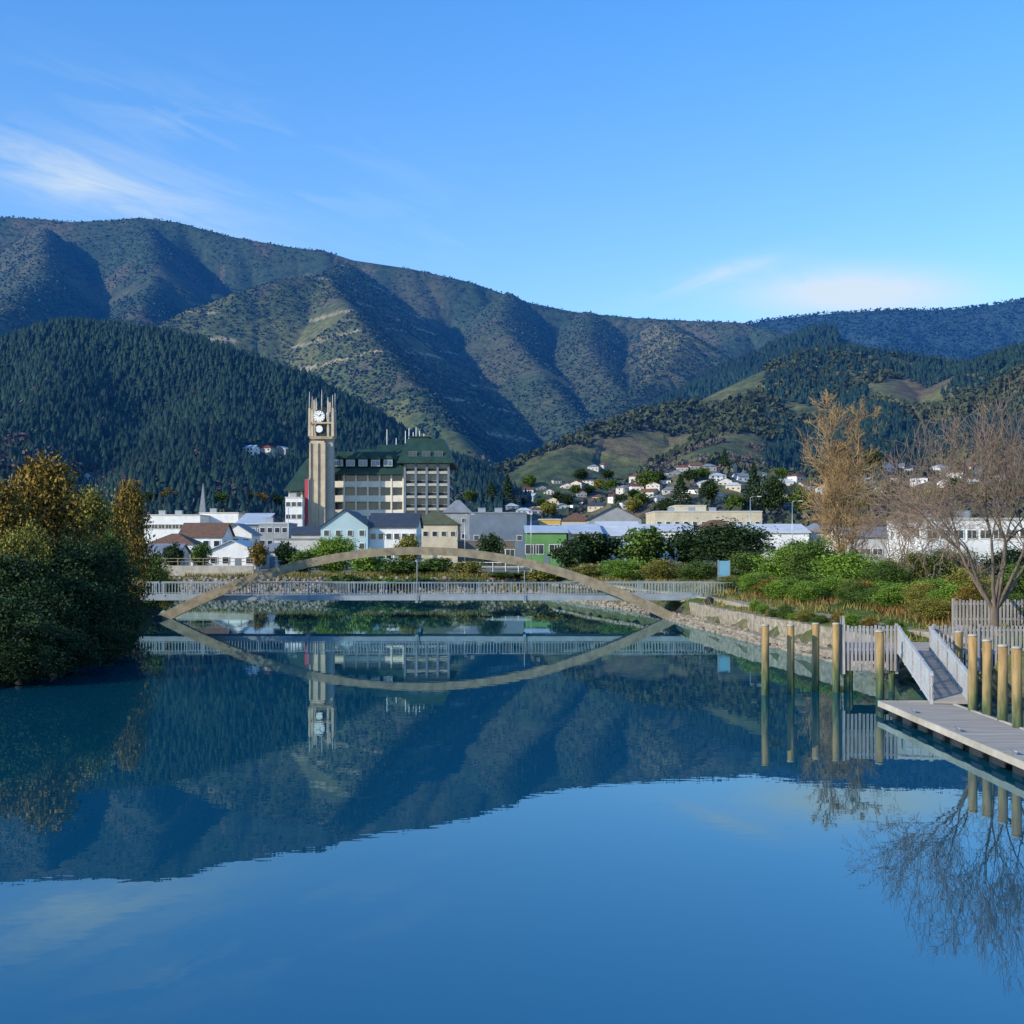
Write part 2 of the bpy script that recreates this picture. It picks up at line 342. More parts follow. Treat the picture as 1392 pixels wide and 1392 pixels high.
# ------------------------------------------------------------------ vegetation meshes
def leaves(cent,size,rng,tint,aspect=.6,up=None):
    n=len(cent); a=rng.normal(size=(n,3)); 
    if up: a[:,2]*=up
    a/=np.linalg.norm(a,axis=1)[:,None]
    b=rng.normal(size=(n,3)); 
    if up: b[:,2]*=up
    b-=a*(a*b).sum(1)[:,None]; b/=np.linalg.norm(b,axis=1)[:,None]
    s=(size*(.6+.8*rng.random(n)))[:,None]
    v=np.stack([cent-a*s,cent-b*s*aspect,cent+a*s,cent+b*s*aspect],1).reshape(-1,3)
    return v,np.arange(4*n).reshape(n,4),tint
def crown(name,seed,ncl,nl,leaf,z0=.12,kind='round'):
    rng=np.random.default_rng(seed); cs=[];ts=[]
    for i in range(ncl):
        while True:
            p=rng.uniform(-1,1,3); r=np.linalg.norm(p)
            if .35<r<1: break
        th=math.atan2(p[1],p[0]); lump=.78+.24*math.sin(3*th+seed)+.18*math.sin(5*th+2*p[2]*3+seed*2)
        if kind=='shrub': zz=(p[2]*.5+.5); q=np.array([p[0]*.46*lump,p[1]*.46*lump,.03+zz*.86*(.78+.28*rng.random())])
        elif kind=='loose':
            zz=rng.random()**.9; rr=.5*(1-zz)**.4*(.45+.55*min(1,zz*4+.3))*lump; a_=rng.uniform(0,6.28); q=np.array([math.cos(a_)*rr*rng.uniform(.2,1.2),math.sin(a_)*rr*rng.uniform(.2,1.2),.08+zz*.86])
        else: zz=p[2]*.5+.5; q=np.array([p[0]*.45*lump,p[1]*.45*lump,z0+.06+zz*(.86-z0)*(.8+.25*rng.random())])
        cr=.04+.05*rng.random()
        c=q+rng.normal(size=(nl,3))*cr*np.array([1,1,.75]); cs.append(c)
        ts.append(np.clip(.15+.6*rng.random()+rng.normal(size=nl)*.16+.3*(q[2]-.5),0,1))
    c=np.concatenate(cs); c[:,2]=np.clip(c[:,2],0.01,1.02)
    v,f,t=leaves(c,leaf,rng,np.concatenate(ts))
    return mesh_np(name,v,f,L['mid'],tint=t)
def conifer(name,seed,n,leaf):
    rng=np.random.default_rng(seed); z=rng.random(n)**.85; lev=np.floor(z*16)/16; zz=.06+.92*(lev*.6+z*.4)
    th=rng.random(n)*6.283; r=(1-zz)*.5*(.5+.55*np.sqrt(rng.random(n)))*(1+.25*np.sin(th*3+lev*40))
    c=np.stack([r*np.cos(th),r*np.sin(th),zz-.05*r],1)
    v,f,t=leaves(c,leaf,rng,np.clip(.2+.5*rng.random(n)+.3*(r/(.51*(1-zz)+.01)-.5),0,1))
    return mesh_np(name,v,f,L['conif'],tint=t)
def trunkmesh(name,top,r):
    m=MB(); m.tube([(0,0,-.05),(.01,0,.1),(-.01,.01,top*.6),(0,0,top)],[r*1.5,r,r*.8,r*.3],8)
    for k in range(6):
        a=k*1.05+.3; z=top*(.3+.1*k); m.tube([(0,0,z),(.16*math.cos(a),.16*math.sin(a),z+.12),(.3*math.cos(a),.3*math.sin(a),z+.2)],[r*.5,r*.35,r*.12],5)
    me=bpy.data.meshes.new(name); me.from_pydata(m.v,[],m.f); me.materials.append(M['bark']); return me
TR=trunkmesh('trunk',.75,.03); STM=trunkmesh('stem',.4,.025)
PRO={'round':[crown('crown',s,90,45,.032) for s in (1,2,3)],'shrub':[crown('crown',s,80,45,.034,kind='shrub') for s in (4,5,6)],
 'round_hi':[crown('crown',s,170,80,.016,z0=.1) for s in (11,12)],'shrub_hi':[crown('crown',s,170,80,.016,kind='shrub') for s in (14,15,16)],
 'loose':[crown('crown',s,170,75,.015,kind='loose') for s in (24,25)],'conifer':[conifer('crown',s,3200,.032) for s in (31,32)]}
pc=0
def plant(name,label,cat,px,ytop,Y,wpx,kind,lm,group=None):
    global pc; pc+=1
    x=X(px,Y); z0=G(x,Y); 
    if z0<.15: z0=.15
    h=Z(ytop,Y)-z0; w=wpx*Y/F*1.08
    r=thing(name,label,cat,(x,Y,z0),pc*1.7,group); r.scale=(w,w,h*1.02)
    sh=kind.startswith('shrub')
    put('stem' if sh else 'trunk',STM if sh else TR,r)
    me=PRO[kind][pc%len(PRO[kind])]; c=put('crown' if not sh else 'foliage',me,r)
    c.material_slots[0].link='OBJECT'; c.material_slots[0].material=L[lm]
    return r
# left bank mass; dark leaf colour stands in for shade on this bank
for nm,lb,ct,px,yt,Y,w,k,l in [
 ('gold_tree','tall rust gold tree, highest on the left bank','tree',58,622,88,170,'loose','rust'),
 ('gold_tree','rusty tree at the far left edge of the photo','tree',-6,660,82,150,'loose','rust'),
 ('olive_tree','olive green loose tree right of the tall rust gold tree','tree',124,666,98,100,'loose','olive'),
 ('gold_tree','golden tree nearest the town on the left bank','tree',176,660,108,84,'loose','rust'),
 ('evergreen_tree','dark green tree below the rust gold tree on left bank','tree',100,722,80,124,'round_hi','dark'),
 ('evergreen_tree','dark evergreen below the far left rusty tree','tree',22,742,70,150,'round_hi','dark'),
 ('bank_shrub','lit green shrub behind the left end of the footbridge','shrub',205,742,126,56,'shrub_hi','mid'),
 ('bank_shrub','dark shrub hiding the left footbridge landing','shrub',146,738,90,84,'shrub_hi','dark'),
 ('bank_shrub','dark shrub at the tip of the left bank by the water','shrub',164,795,82,66,'shrub_hi','dark'),
 ('bank_shrub','large dark shrub hanging over the water on left bank','shrub',105,775,73,140,'shrub_hi','dark'),
 ('bank_shrub','dark shrub at the left edge low over the water','shrub',12,800,62,150,'shrub_hi','dark'),
 ('bank_shrub','low dark shrub at the waterline in the middle of left bank','shrub',72,845,65,120,'shrub_hi','dark'),
 ('bank_shrub','low dark shrub near the tip of the left bank','shrub',134,840,72,90,'shrub_hi','dark'),
 ('bank_shrub','lowest shrub trailing over the water at far left edge','shrub',25,868,60.6,110,'shrub_hi','dark'),
 ('bank_shrub','lowest shrub trailing over the water below the rust gold tree','shrub',82,872,66,90,'shrub_hi','dark'),
 ('bank_shrub','lowest shrub trailing over the water below the olive loose tree','shrub',128,866,71.8,80,'shrub_hi','dark'),
 ('bank_shrub','small shrub trailing over the water at the bank tip','shrub',164,848,77.5,56,'shrub_hi','dark'),
 ('evergreen_tree','mid green tree between olive tree and dark shrubs on left bank','tree',136,714,94,84,'round_hi','mid'),
 ('evergreen_tree','olive leaved tree between the two rusty trees','tree',30,702,78,80,'round_hi','olive'),
 ('bank_shrub','deep green shrub above the waterline below the far left tree','shrub',48,780,68,120,'shrub_hi','dark'),
 ('bank_shrub','yellow green shrub behind the left footbridge landing','shrub',226,764,130,40,'shrub_hi','olive'),
]: plant(nm,lb,ct,px,yt,Y,w,k,l)
# middle bank behind the bridge and right bank
for nm,lb,ct,px,yt,Y,w,k,l in [
 ('riverside_shrub','bright green shrub below the clock tower','shrub',452,722,200,82,'shrub_hi','bright'),
 ('riverside_shrub','small green shrub left of the bright shrub under the arch','shrub',414,745,186,44,'shrub','mid'),
 ('riverside_shrub','yellow green shrub right of the bright shrub under the arch','shrub',500,742,186,54,'shrub','bright'),
 ('riverside_shrub','deep green shrub under the crown of the arch','shrub',545,755,180,66,'shrub','mid'),
 ('riverside_shrub','dark shrub just right of the arch crown','shrub',592,755,182,62,'shrub','mid'),
 ('riverside_shrub','olive shrub beside the white railing','shrub',636,760,180,52,'shrub','olive'),
 ('riverside_shrub','low green shrub below the white railing','shrub',690,776,176,66,'shrub','mid'),
 ('riverside_shrub','olive shrub where the bank meets the white railing','shrub',742,768,174,62,'shrub','olive'),
 ('riverside_shrub','low green shrub on the far bank left of centre','shrub',470,778,175,60,'shrub','mid'),
 ('riverside_shrub','low bright shrub on the far bank under the arch crown','shrub',522,782,175,56,'shrub','bright'),
 ('riverside_shrub','low mid green shrub on the far bank below centre of arch','shrub',570,784,175,58,'shrub','mid'),
 ('riverside_shrub','low olive shrub on the far bank right of arch centre','shrub',628,785,175,58,'shrub','olive'),
 ('street_tree','small dark tree in front of the far left grey house','tree',236,738,206,34,'round','dark'),
 ('street_tree','small green tree between the cottage and the gabled house','tree',272,736,212,30,'round','mid'),
 ('street_tree','small rusty tree right of the river facing gable','tree',352,734,212,28,'round','rust'),
 ('street_tree','small dark tree in front of the low white shop','tree',388,736,214,34,'round','dark'),
 ('street_tree','small olive tree in front of the white fronted wing','tree',556,724,216,36,'round','olive'),
 ('street_tree','small dark tree in front of the blue grey hall','tree',668,722,216,40,'round','dark'),
 ('riverside_tree','dark round tree left of the green fronted shop','tree',776,735,190,60,'round','dark'),
 ('riverside_tree','dark spreading tree in front of green fronted shop','tree',808,720,196,84,'round','dark'),
 ('riverside_tree','olive green tree between two dark round trees','tree',878,712,190,76,'round','mid'),
 ('riverside_tree','largest dark round tree in front of the white sheds','tree',993,702,186,140,'round_hi','dark'),
 ('riverside_tree','dark tree filling the gap left of the largest round tree','tree',938,720,196,60,'round','dark'),
 ('riverside_shrub','yellow green shrub above the pale stones','shrub',800,764,166,66,'shrub_hi','olive'),
 ('riverside_shrub','bright shrub above the bend in the right bank','shrub',850,756,160,78,'shrub_hi','bright'),
 ('riverside_shrub','olive shrub below the olive green tree','shrub',900,758,152,70,'shrub_hi','olive'),
 ('riverside_shrub','green shrub behind the right end of the arch','shrub',948,760,148,66,'shrub_hi','mid'),
 ('riverside_shrub','green shrub behind the information board','shrub',1018,744,142,80,'shrub_hi','mid'),
 ('riverside_shrub','bright green shrub left of the tall green shrub','shrub',1068,738,132,88,'shrub_hi','bright'),
 ('riverside_shrub','tall green shrub below the golden bare tree','shrub',1108,724,126,84,'shrub_hi','mid'),
 ('riverside_shrub','largest bright green rounded shrub on the right bank','shrub',1152,742,108,116,'shrub_hi','bright'),
 ('riverside_shrub','dark green shrub right of the bright rounded shrub','shrub',1204,756,104,72,'shrub_hi','mid'),
 ('riverside_shrub','rounded green shrub in front of the bright green shrub','shrub',1098,776,106,78,'shrub_hi','mid'),
 ('riverside_shrub','bright green shrub between rounded shrub and picket fence','shrub',1192,786,92,80,'shrub_hi','bright'),
 ('riverside_shrub','yellow green shrub beside the path right of bridge end','shrub',1050,786,114,66,'shrub_hi','olive'),
 ('riverside_shrub','low olive shrub behind the picket fence corner','shrub',1226,794,84,78,'shrub_hi','olive'),
 ('riverside_shrub','bright green shrub below the large bare tree','shrub',1264,780,84,84,'shrub_hi','bright'),
 ('riverside_shrub','yellowish shrub behind the upper picket fence','shrub',1312,768,90,74,'shrub_hi','olive'),
 ('riverside_shrub','green shrub at the right edge above the upper fence','shrub',1385,760,90,80,'shrub_hi','mid'),
 ('riverside_shrub','wide green shrub hiding the foot of the white office','shrub',1290,738,128,110,'shrub_hi','mid'),
 ('riverside_shrub','dark shrub at the right edge below the white office','shrub',1375,740,126,90,'shrub_hi','dark'),
 ('riverside_shrub','olive green shrub left of the low small bare trees','shrub',1236,742,122,70,'shrub_hi','olive'),
 ('riverside_shrub','broad green shrub between the largest round tree and golden tree','shrub',1090,726,150,80,'shrub_hi','mid'),
]: plant(nm,lb,ct,px,yt,Y,w,k,l)
rn=random.Random(21); low=[]
for i in range(34):
    Y=68+(i%22)*2.5+rn.uniform(-.8,.8); xr=float(np.interp(Y,RY,RX)); d=rn.uniform(5.6,8.5) if i<22 else rn.uniform(1.9,2.3)
    s=1 if i<22 else .5
    low.append((Y,CX+F*(xr+d)/Y,rn.uniform(1.1,2.3)*s,rn.uniform(2.2,3.6)*(s*.9 if s<1 else 1),rn.choice(['olive','mid','bright','bright','rust'])))
cnt={}; low.sort(reverse=True)
for Y,px,hh,ww,l in low:
    cnt[l]=cnt.get(l,0)+1; x=X(px,Y); zt=G(x,Y)+hh
    plant('low_shrub',f"low {dict(olive='ochre green',mid='green',bright='bright green',rust='rusty')[l]} shrub beside the right bank path, {ordn(cnt[l])} such shrub counting from the bridge",'shrub',px,HY-(zt-CH)*F/Y,Y,ww*F/Y,'shrub_hi',l,'low shrubs along the right bank path')
# bare trees
def segmesh(name,segs,m,ns=4):
    a=np.array([s[0] for s in segs]); b=np.array([s[1] for s in segs]); ra=np.array([s[2] for s in segs])[:,None]; rb=np.array([s[3] for s in segs])[:,None]
    d=b-a; d/=np.linalg.norm(d,axis=1)[:,None]+1e-9
    ref=np.where(np.abs(d[:,2:3])>.9,np.array([[1.,0,0]]),np.array([[0,0,1.]])); u=np.cross(d,ref); u/=np.linalg.norm(u,axis=1)[:,None]; w=np.cross(d,u)
    vs=[]
    for k in range(ns):
        t=6.2832*k/ns; q=u*math.cos(t)+w*math.sin(t); vs+= [a+q*ra,b+q*rb]
    v=np.stack(vs,1).reshape(-1,3); n=len(segs); base=np.arange(n)[:,None]*2*ns
    f=np.concatenate([base+np.array([[2*k,2*((k+1)%ns),2*((k+1)%ns)+1,2*k+1]]) for k in range(ns)])
    return mesh_np(name,v,f,m,smooth=True)
def baretree(name,label,px,ytop,Y,kind,seed,mt,scale_r=1.,wpx=None,mx=6):
    x=X(px,Y); z0=G(x,Y); h=Z(ytop,Y)-z0; rn=random.Random(seed)
    big=[];fine=[]; pop=kind=='poplar'
    def jit(): return Vector((rn.gauss(0,1),rn.gauss(0,1),rn.gauss(0,1)))
    def grow(p,d,l,r,lev):
        q=p; segs=3 if lev<3 else 2
        for i in range(segs):
            d=(d+jit()*.16+Vector((0,0,.05 if not pop else .14))).normalized(); e=q+d*(l/segs); r2=r*(.88 if i<segs-1 else .8)
            (big if lev<3 else fine).append((tuple(q),tuple(e),r,r2)); q=e; r=r2
            if lev>=2 and lev<mx and i<segs-1: side(q,d,l*.62,r*.5,lev+1)
        if lev<mx:
            for k in range(2 if rn.random()<.45 else 3): side(q,d,l*rn.uniform(.62,.85),r*.68,lev+1)
    def side(q,d,l,r,lev):
        a=rn.uniform(0,6.28); ref=Vector((0,0,1)) if abs(d.z)<.9 else Vector((1,0,0)); u=d.cross(ref).normalized(); w=d.cross(u)
        sp=rn.uniform(.35,.8)
        nd=(d+(u*math.cos(a)+w*math.sin(a))*sp*1.1).normalized(); grow(q,nd,l,max(r,.011*scale_r),lev)
    if kind=='spread':
        nl=8
        for k in range(nl):
            a=k*6.283/nl+rn.uniform(-.3,.3)+2.6; sp=rn.uniform(.35,1.0)
            d=Vector((math.cos(a)*sp,math.sin(a)*sp,1)).normalized(); grow(Vector((.12*math.cos(a),.12*math.sin(a),h*.10)),d,h*.27,h*.0085,1)
        big.append(((0,0,-.4),(0,0,h*.11),h*.02,h*.017))
    elif pop:
        for (a,lh) in ((3.0,1.0),(.2,.95),(1.6,.74),(4.4,.66)):
            q=Vector((.5*math.cos(a),.3*math.sin(a),h*.03)); d=Vector((.035*math.cos(a),.03*math.sin(a),1)).normalized(); st=14; r=h*.010*lh
            for i in range(st):
                d=(d+jit()*.022+Vector((0,0,.05))).normalized(); e=q+d*(h*.94*lh/st); r2=r*.86; big.append((tuple(q),tuple(e),r,r2)); q=e; r=r2; f_=(i+1)/st
                if i>=1:
                    for k in range(3):
                        an=rn.uniform(0,6.28); prof=math.sin(math.pi*min(1,f_*.80+.16))**.8; Lb=h*.11*prof*rn.uniform(.45,1.3)
                        grow(e,Vector((math.cos(an)*.8,math.sin(an)*.8,.6)).normalized(),Lb,max(r*.4,.02),3)
        big.append(((0,0,-.4),(0,0,h*.06),h*.02,h*.017))
    else:
        for k in range(4):
            a=k*1.57+rn.uniform(-.4,.4); d=Vector((math.cos(a)*.5,math.sin(a)*.5,1)).normalized(); grow(Vector((0,0,h*.06)),d,h*.3,h*.012,1)
        big.append(((0,0,-.4),(0,0,h*.07),h*.02,h*.016))
    allp=np.array([s[1] for s in big+fine]); k=h/np.percentile(allp[:,2],99.7); kx=k
    if wpx: kx=min(k*2,(wpx*Y/F/2)/np.percentile(np.abs(allp[:,0]),97))
    K=np.array((kx,kx,k))
    sc=lambda L_:[(tuple(np.array(a)*K),tuple(np.array(b)*K),r1,r2) for a,b,r1,r2 in L_]
    r=thing(name,label,'tree',(x,Y,z0))
    put('trunk',segmesh('trunk',sc(big),M['bark'] if not pop else M['tantwig'],7),r); put('crown',segmesh('crown',sc(fine),mt,3),r)
    return r
baretree('bare_tree','large leafless tree with spreading grey brown branches at right edge',1352,535,63,'spread',5,M['twig'],.9,300,6)
baretree('bare_tree','leafless tree partly cut off by right edge of photo',1445,580,74,'spread',8,M['twig'],1.,None,5)
baretree('golden_bare_tree','tall golden tan leafless tree standing among right bank shrubs',1150,534,132,'poplar',12,M['tantwig'],2.2,86,6)
baretree('small_bare_tree','small brown leafless tree right of the golden tan tree',1225,665,118,'small',15,M['twig'],1.4)
baretree('small_bare_tree','low brown leafless tree left of the white right hand building',1265,690,108,'small',17,M['twig'],1.3)
# conifers and town trees
tt=[]
for px,yb,hp,w,k,l in [(668,690,36,26,'conifer','conif'),(690,688,44,24,'conifer','conif'),(640,690,24,24,'round','mid'),(1024,700,72,34,'conifer','conif'),(1052,705,62,40,'round','dark'),
 (1000,700,30,30,'round','mid'),(965,690,40,30,'round','dark'),(925,690,46,34,'conifer','conif'),(880,668,30,34,'round','mid'),(860,700,24,26,'round','olive'),(745,705,24,28,'round','olive'),(832,672,22,26,'round','mid'),(770,690,20,24,'round','dark'),(905,706,30,34,'round','dark'),
 (230,690,26,30,'round','rust'),(300,690,22,28,'round','mid'),(350,690,22,32,'round','rust'),(375,695,24,30,'round','dark'),(205,690,22,30,'round','dark'),(1090,705,44,40,'round','mid'),(1215,690,40,40,'round','dark'),(1180,700,40,36,'round','mid'),(1245,695,34,34,'round','olive'),(1300,690,44,40,'round','dark'),(1335,690,36,36,'round','mid'),(1375,690,40,36,'round','dark'),(790,655,18,22,'round','dark'),(720,665,20,22,'round','mid'),(985,640,30,20,'conifer','conif'),(1185,640,30,30,'round','dark'),(1140,655,26,34,'round','olive'),(1060,660,26,30,'round','mid'),
 (758,684,16,20,'round','dark'),(800,676,16,20,'round','dark'),(845,690,20,24,'round','dark'),(735,694,18,20,'round','mid'),(815,666,16,18,'round','olive'),(700,676,16,18,'round','dark'),(872,690,22,24,'round','mid'),(940,660,24,26,'round','dark'),(1270,690,30,34,'round','olive'),(712,690,14,18,'round','dark'),(782,672,14,18,'round','mid'),(826,654,16,20,'round','dark'),(862,680,16,20,'round','dark'),(895,660,20,24,'round','dark'),(955,652,18,22,'round','mid')]:
    Y=hit(px,yb) or 480.
    tt.append((px,yb,hp,w,k,l,Y))
names={'conif':'dark conifer','mid':'green tree','dark':'dark round tree','olive':'olive green tree','rust':'rust brown tree'}
tt.sort()
cnt={}
for px,yb,hp,w,k,l,Y in tt:
    cnt[l]=cnt.get(l,0)+1
    nm='conifer_tree' if k=='conifer' else 'town_tree'
    plant(nm,f"{names[l]} at the hill foot, {ordn(cnt[l])} such tree from the left",'tree',px,yb-hp,Y,w,k,l,'trees among the hillside houses')
# ------------------------------------------------------------------ hillside house sites
hs=[(706,684),(722,682),(738,692),(753,686),(772,666),(786,663),(802,661),(822,637),(808,640),(762,694),(780,692),(798,688),(815,682),(850,672),(866,669),(838,682),(726,700),(712,700),(884,676),(748,676),(830,662),(790,677),(870,690),(896,684),(930,642),(915,648),(946,640),(964,642),(975,656),(988,662),(1000,668),(958,664),(942,672),(1010,655),(912,672),(1075,690),(1205,641),(1222,640),(1246,643),(1266,646),(1282,644),(1252,658),(1215,658),(1302,652),(1320,660),(1288,664),(340,618),(362,618),(382,619),(122,655),(905,660),(770,680),
 (695,694),(812,694),(852,692),(842,658),(735,668),(716,672),(880,655),(924,684),(975,684),(1040,672),(1062,678),(1100,668),(1182,662),(1340,668),(1030,650),(1085,655),(1120,672),(1360,655),
 (1196,674),(1232,674),(1275,678),(1310,684),(1192,690),(1055,645),(1105,684),(1134,690),(1022,690),(990,640),(868,655),(1352,684),(1380,672),(756,658),(892,668),(1236,690),(1260,690),(1070,662),(1140,640),(1325,644)]
hs=[(px,py,hit(px,py) or 500.) for px,py in sorted(hs)]
HSX=np.array([X(p,Y) for p,_,Y in hs]); HSY=np.array([Y for _,_,Y in hs])
def clear(x,y):
    k=np.ones(len(x),bool)
    for hx,hy in zip(HSX,HSY): k&=~((np.abs(x-hx)<5)&(y-hy>-20)&(y-hy<8))
    return k
# ------------------------------------------------------------------ stuff: forests, scrub, grass, stones
rng=np.random.default_rng(5)
def cones(px0,px1,y0,y1,n,kind,hmin,hmax,dens=None):
    Ys=rng.uniform(y0,y1,n); pxx=rng.uniform(px0,px1,n); x=X(pxx,Ys); z,idx=H(x,Ys,True)
    m=np.isin(idx,[KI[k] for k in kind])&clear(x,Ys)
    if dens is not None: m&=fbm(x/dens[0],Ys/dens[0],dens[2],3)>dens[1]
    x,Ys,z=x[m],Ys[m],z[m]; n=len(x); h=rng.uniform(hmin,hmax,n)*(.75+.6*fbm(x/45,Ys/45,17,2)); r=h*rng.uniform(.2,.36,n); t0=np.clip(rng.random(n)*.6+(fbm(x/60,Ys/60,99,3)-.35)*1.2,0,1)
    V=[];Fc=[];T=[]; K=6; off=0
    for (zb,zt,rs) in ((.08,.62,1.),(.4,1.,.62)):
        ring=[]
        for k in range(K):
            a=6.2832*k/K+t0*6; rr=r*rs*(.7+.6*rng.random(n)); ring.append(np.stack([x+rr*np.cos(a),Ys+rr*np.sin(a),z+h*(zb+.12*rng.random(n))-.5],1))
        tip=np.stack([x+rng.normal(size=n)*.4,Ys,z+h*zt],1)
        v=np.stack(ring+[tip],1).reshape(-1,3); b=np.arange(n)[:,None]*(K+1)+off
        for k in range(K): Fc.append(np.concatenate([b+k,b+(k+1)%K,b+K],1)); T.append(np.clip(t0*.75+.25*rng.random(n),0,1))
        V.append(v); off+=len(v)
    return np.concatenate(V),np.concatenate(Fc),np.concatenate(T)
def clumps(px0,px1,y0,y1,n,kind,smin,smax,per,dens=None,tall=1.,lf=.42,up=None):
    Ys=np.exp(rng.uniform(math.log(y0),math.log(y1),n)); pxx=rng.uniform(px0,px1,n); x=X(pxx,Ys); z,idx=H(x,Ys,True)
    m=np.isin(idx,[KI[k] if k!='0' else -1 for k in kind])
    if y0<700: m&=clear(x,Ys)
    if dens is not None: m&=fbm(x/dens[0],Ys/dens[0],dens[2],3)>dens[1]
    x,Ys,z=x[m],Ys[m],z[m]; n=len(x); s=rng.uniform(smin,smax,n); t0=np.clip(rng.random(n)*.45+(fbm(x/90,Ys/90,98,3)-.3)*1.1,0,1)
    c=np.stack([x,Ys,z+s*.3*tall],1)[:,None,:]+rng.normal(size=(n,per,3))*s[:,None,None]*np.array([.3,.3,.22*tall])
    return leaves(c.reshape(-1,3),np.repeat(s*lf,per),rng,np.clip((t0[:,None]*.85+.2*rng.random((n,per))).ravel(),0,1),aspect=.8,up=up)
def stuff(name,label,cat,data,m):
    tag(put(name,mesh_np(name,data[0],data[1],m,tint=data[2])),label,cat,None,'stuff')
stuff('conifer_forest','dense dark conifer forest covering the left hill','forest',cones(-120,720,480,960,22000,'E',4.5,9.5),L['forest'])
stuff('conifer_forest','row of dark conifers along the spur above the right hill','forest',cones(880,1140,1400,1740,5000,'D',9,16),L['forest'])
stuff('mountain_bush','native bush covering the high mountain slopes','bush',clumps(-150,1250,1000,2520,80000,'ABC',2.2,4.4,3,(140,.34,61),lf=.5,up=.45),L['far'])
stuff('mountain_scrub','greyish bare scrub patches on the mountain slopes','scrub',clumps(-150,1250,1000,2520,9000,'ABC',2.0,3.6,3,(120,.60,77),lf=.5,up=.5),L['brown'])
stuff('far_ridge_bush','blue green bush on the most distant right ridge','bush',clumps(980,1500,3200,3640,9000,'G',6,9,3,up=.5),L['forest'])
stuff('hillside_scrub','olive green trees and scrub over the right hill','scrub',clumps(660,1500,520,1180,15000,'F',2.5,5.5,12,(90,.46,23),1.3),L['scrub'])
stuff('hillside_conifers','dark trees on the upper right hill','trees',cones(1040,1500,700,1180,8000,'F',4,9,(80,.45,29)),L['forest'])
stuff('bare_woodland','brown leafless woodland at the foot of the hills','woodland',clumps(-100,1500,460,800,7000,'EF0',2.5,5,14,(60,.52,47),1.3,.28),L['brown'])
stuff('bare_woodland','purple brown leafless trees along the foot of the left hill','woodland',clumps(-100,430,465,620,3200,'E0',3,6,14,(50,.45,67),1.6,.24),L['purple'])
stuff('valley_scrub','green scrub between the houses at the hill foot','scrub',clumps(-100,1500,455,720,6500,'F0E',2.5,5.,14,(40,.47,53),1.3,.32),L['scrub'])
def blades(name,label,n,fn,hmin,hmax,m):
    x,y=fn(n); z=H(x,y); k=z>.45; x,y,z=x[k],y[k],z[k]; n=len(x); h=rng.uniform(hmin,hmax,n); a=rng.random(n)*6.28; w=.05*h+.02
    lean=rng.normal(size=(n,2))*.3*h[:,None]; dx=np.cos(a)*w; dy=np.sin(a)*w
    v=np.stack([np.stack([x-dx,y-dy,z-.05],1),np.stack([x+dx,y+dy,z-.05],1),np.stack([x+lean[:,0],y+lean[:,1],z+h],1)],1).reshape(-1,3)
    tag(put(name,mesh_np(name,v,np.arange(3*n).reshape(n,3),m,tint=rng.random(n))),label,'grass',None,'stuff')
def rb(y0,y1,d0,d1,th=.42):
    def f(n):
        y=rng.uniform(y0,y1,n); xr=np.interp(y,RY,RX); d=rng.uniform(d0,d1,n); k=fbm((xr+d)/2.5,y/2.5,88,2)>th; return (xr+d)[k],y[k]
    return f
blades('bank_grass','tawny grass along the right bank path',18000,rb(62,165,1.55,14),.15,.55,L['grass'])
blades('tussock','red brown tussocks on the right bank below the shrubs',3000,rb(66,125,4.8,9,.56),.3,.7,L['red'])
def eb(n):
    x=rng.uniform(-48,6,n); y=rng.uniform(172.5,182,n)-.09*(x+5); return x,y
blades('bank_grass','sunlit grass on the far bank beyond the footbridge',12000,eb,.25,.7,L['grass'])
def rocks(name,label,x,y,smin,smax,m):
    z=H(x,y); n=len(x); s=rng.uniform(smin,smax,n); base=np.array([(-1,-1,-1),(1,-1,-1),(1,1,-1),(-1,1,-1),(-.7,-.7,1),(.7,-.7,1),(.7,.7,1),(-.7,.7,1)],float)*np.array([.5,.5,.35])
    a=rng.random(n)*6.28; p=base[None]*s[:,None,None]*(1+.5*(rng.random((n,8,3))-.5)); ca,sa=np.cos(a)[:,None],np.sin(a)[:,None]
    q=np.stack([p[...,0]*ca-p[...,1]*sa+x[:,None],p[...,0]*sa+p[...,1]*ca+y[:,None],p[...,2]+z[:,None]+.05],-1).reshape(-1,3)
    b=np.arange(n)[:,None]*8
    f=np.concatenate([b+np.array([c]) for c in ((0,3,2,1),(4,5,6,7),(0,1,5,4),(1,2,6,5),(2,3,7,6),(3,0,4,7))])
    tag(put(name,mesh_np(name,q,f,m)),label,'stones',None,'stuff')
y=np.concatenate([rng.uniform(66,116,900),rng.uniform(116,168,900)]); rocks('riprap_stones','pale stones lining the right bank at the water',np.interp(y,RY,RX)+rng.uniform(-.3,np.where(y<116,1.2,1.7)),y,.15,.55,M['rock'])
x=np.concatenate([rng.uniform(-50,-20,800),rng.uniform(-20,5,200)]); rocks('riprap_stones','sunlit stones on the far bank under the footbridge',x,172-.09*(x+5)+rng.uniform(-.4,4.0,1000),.25,.8,M['rock'])
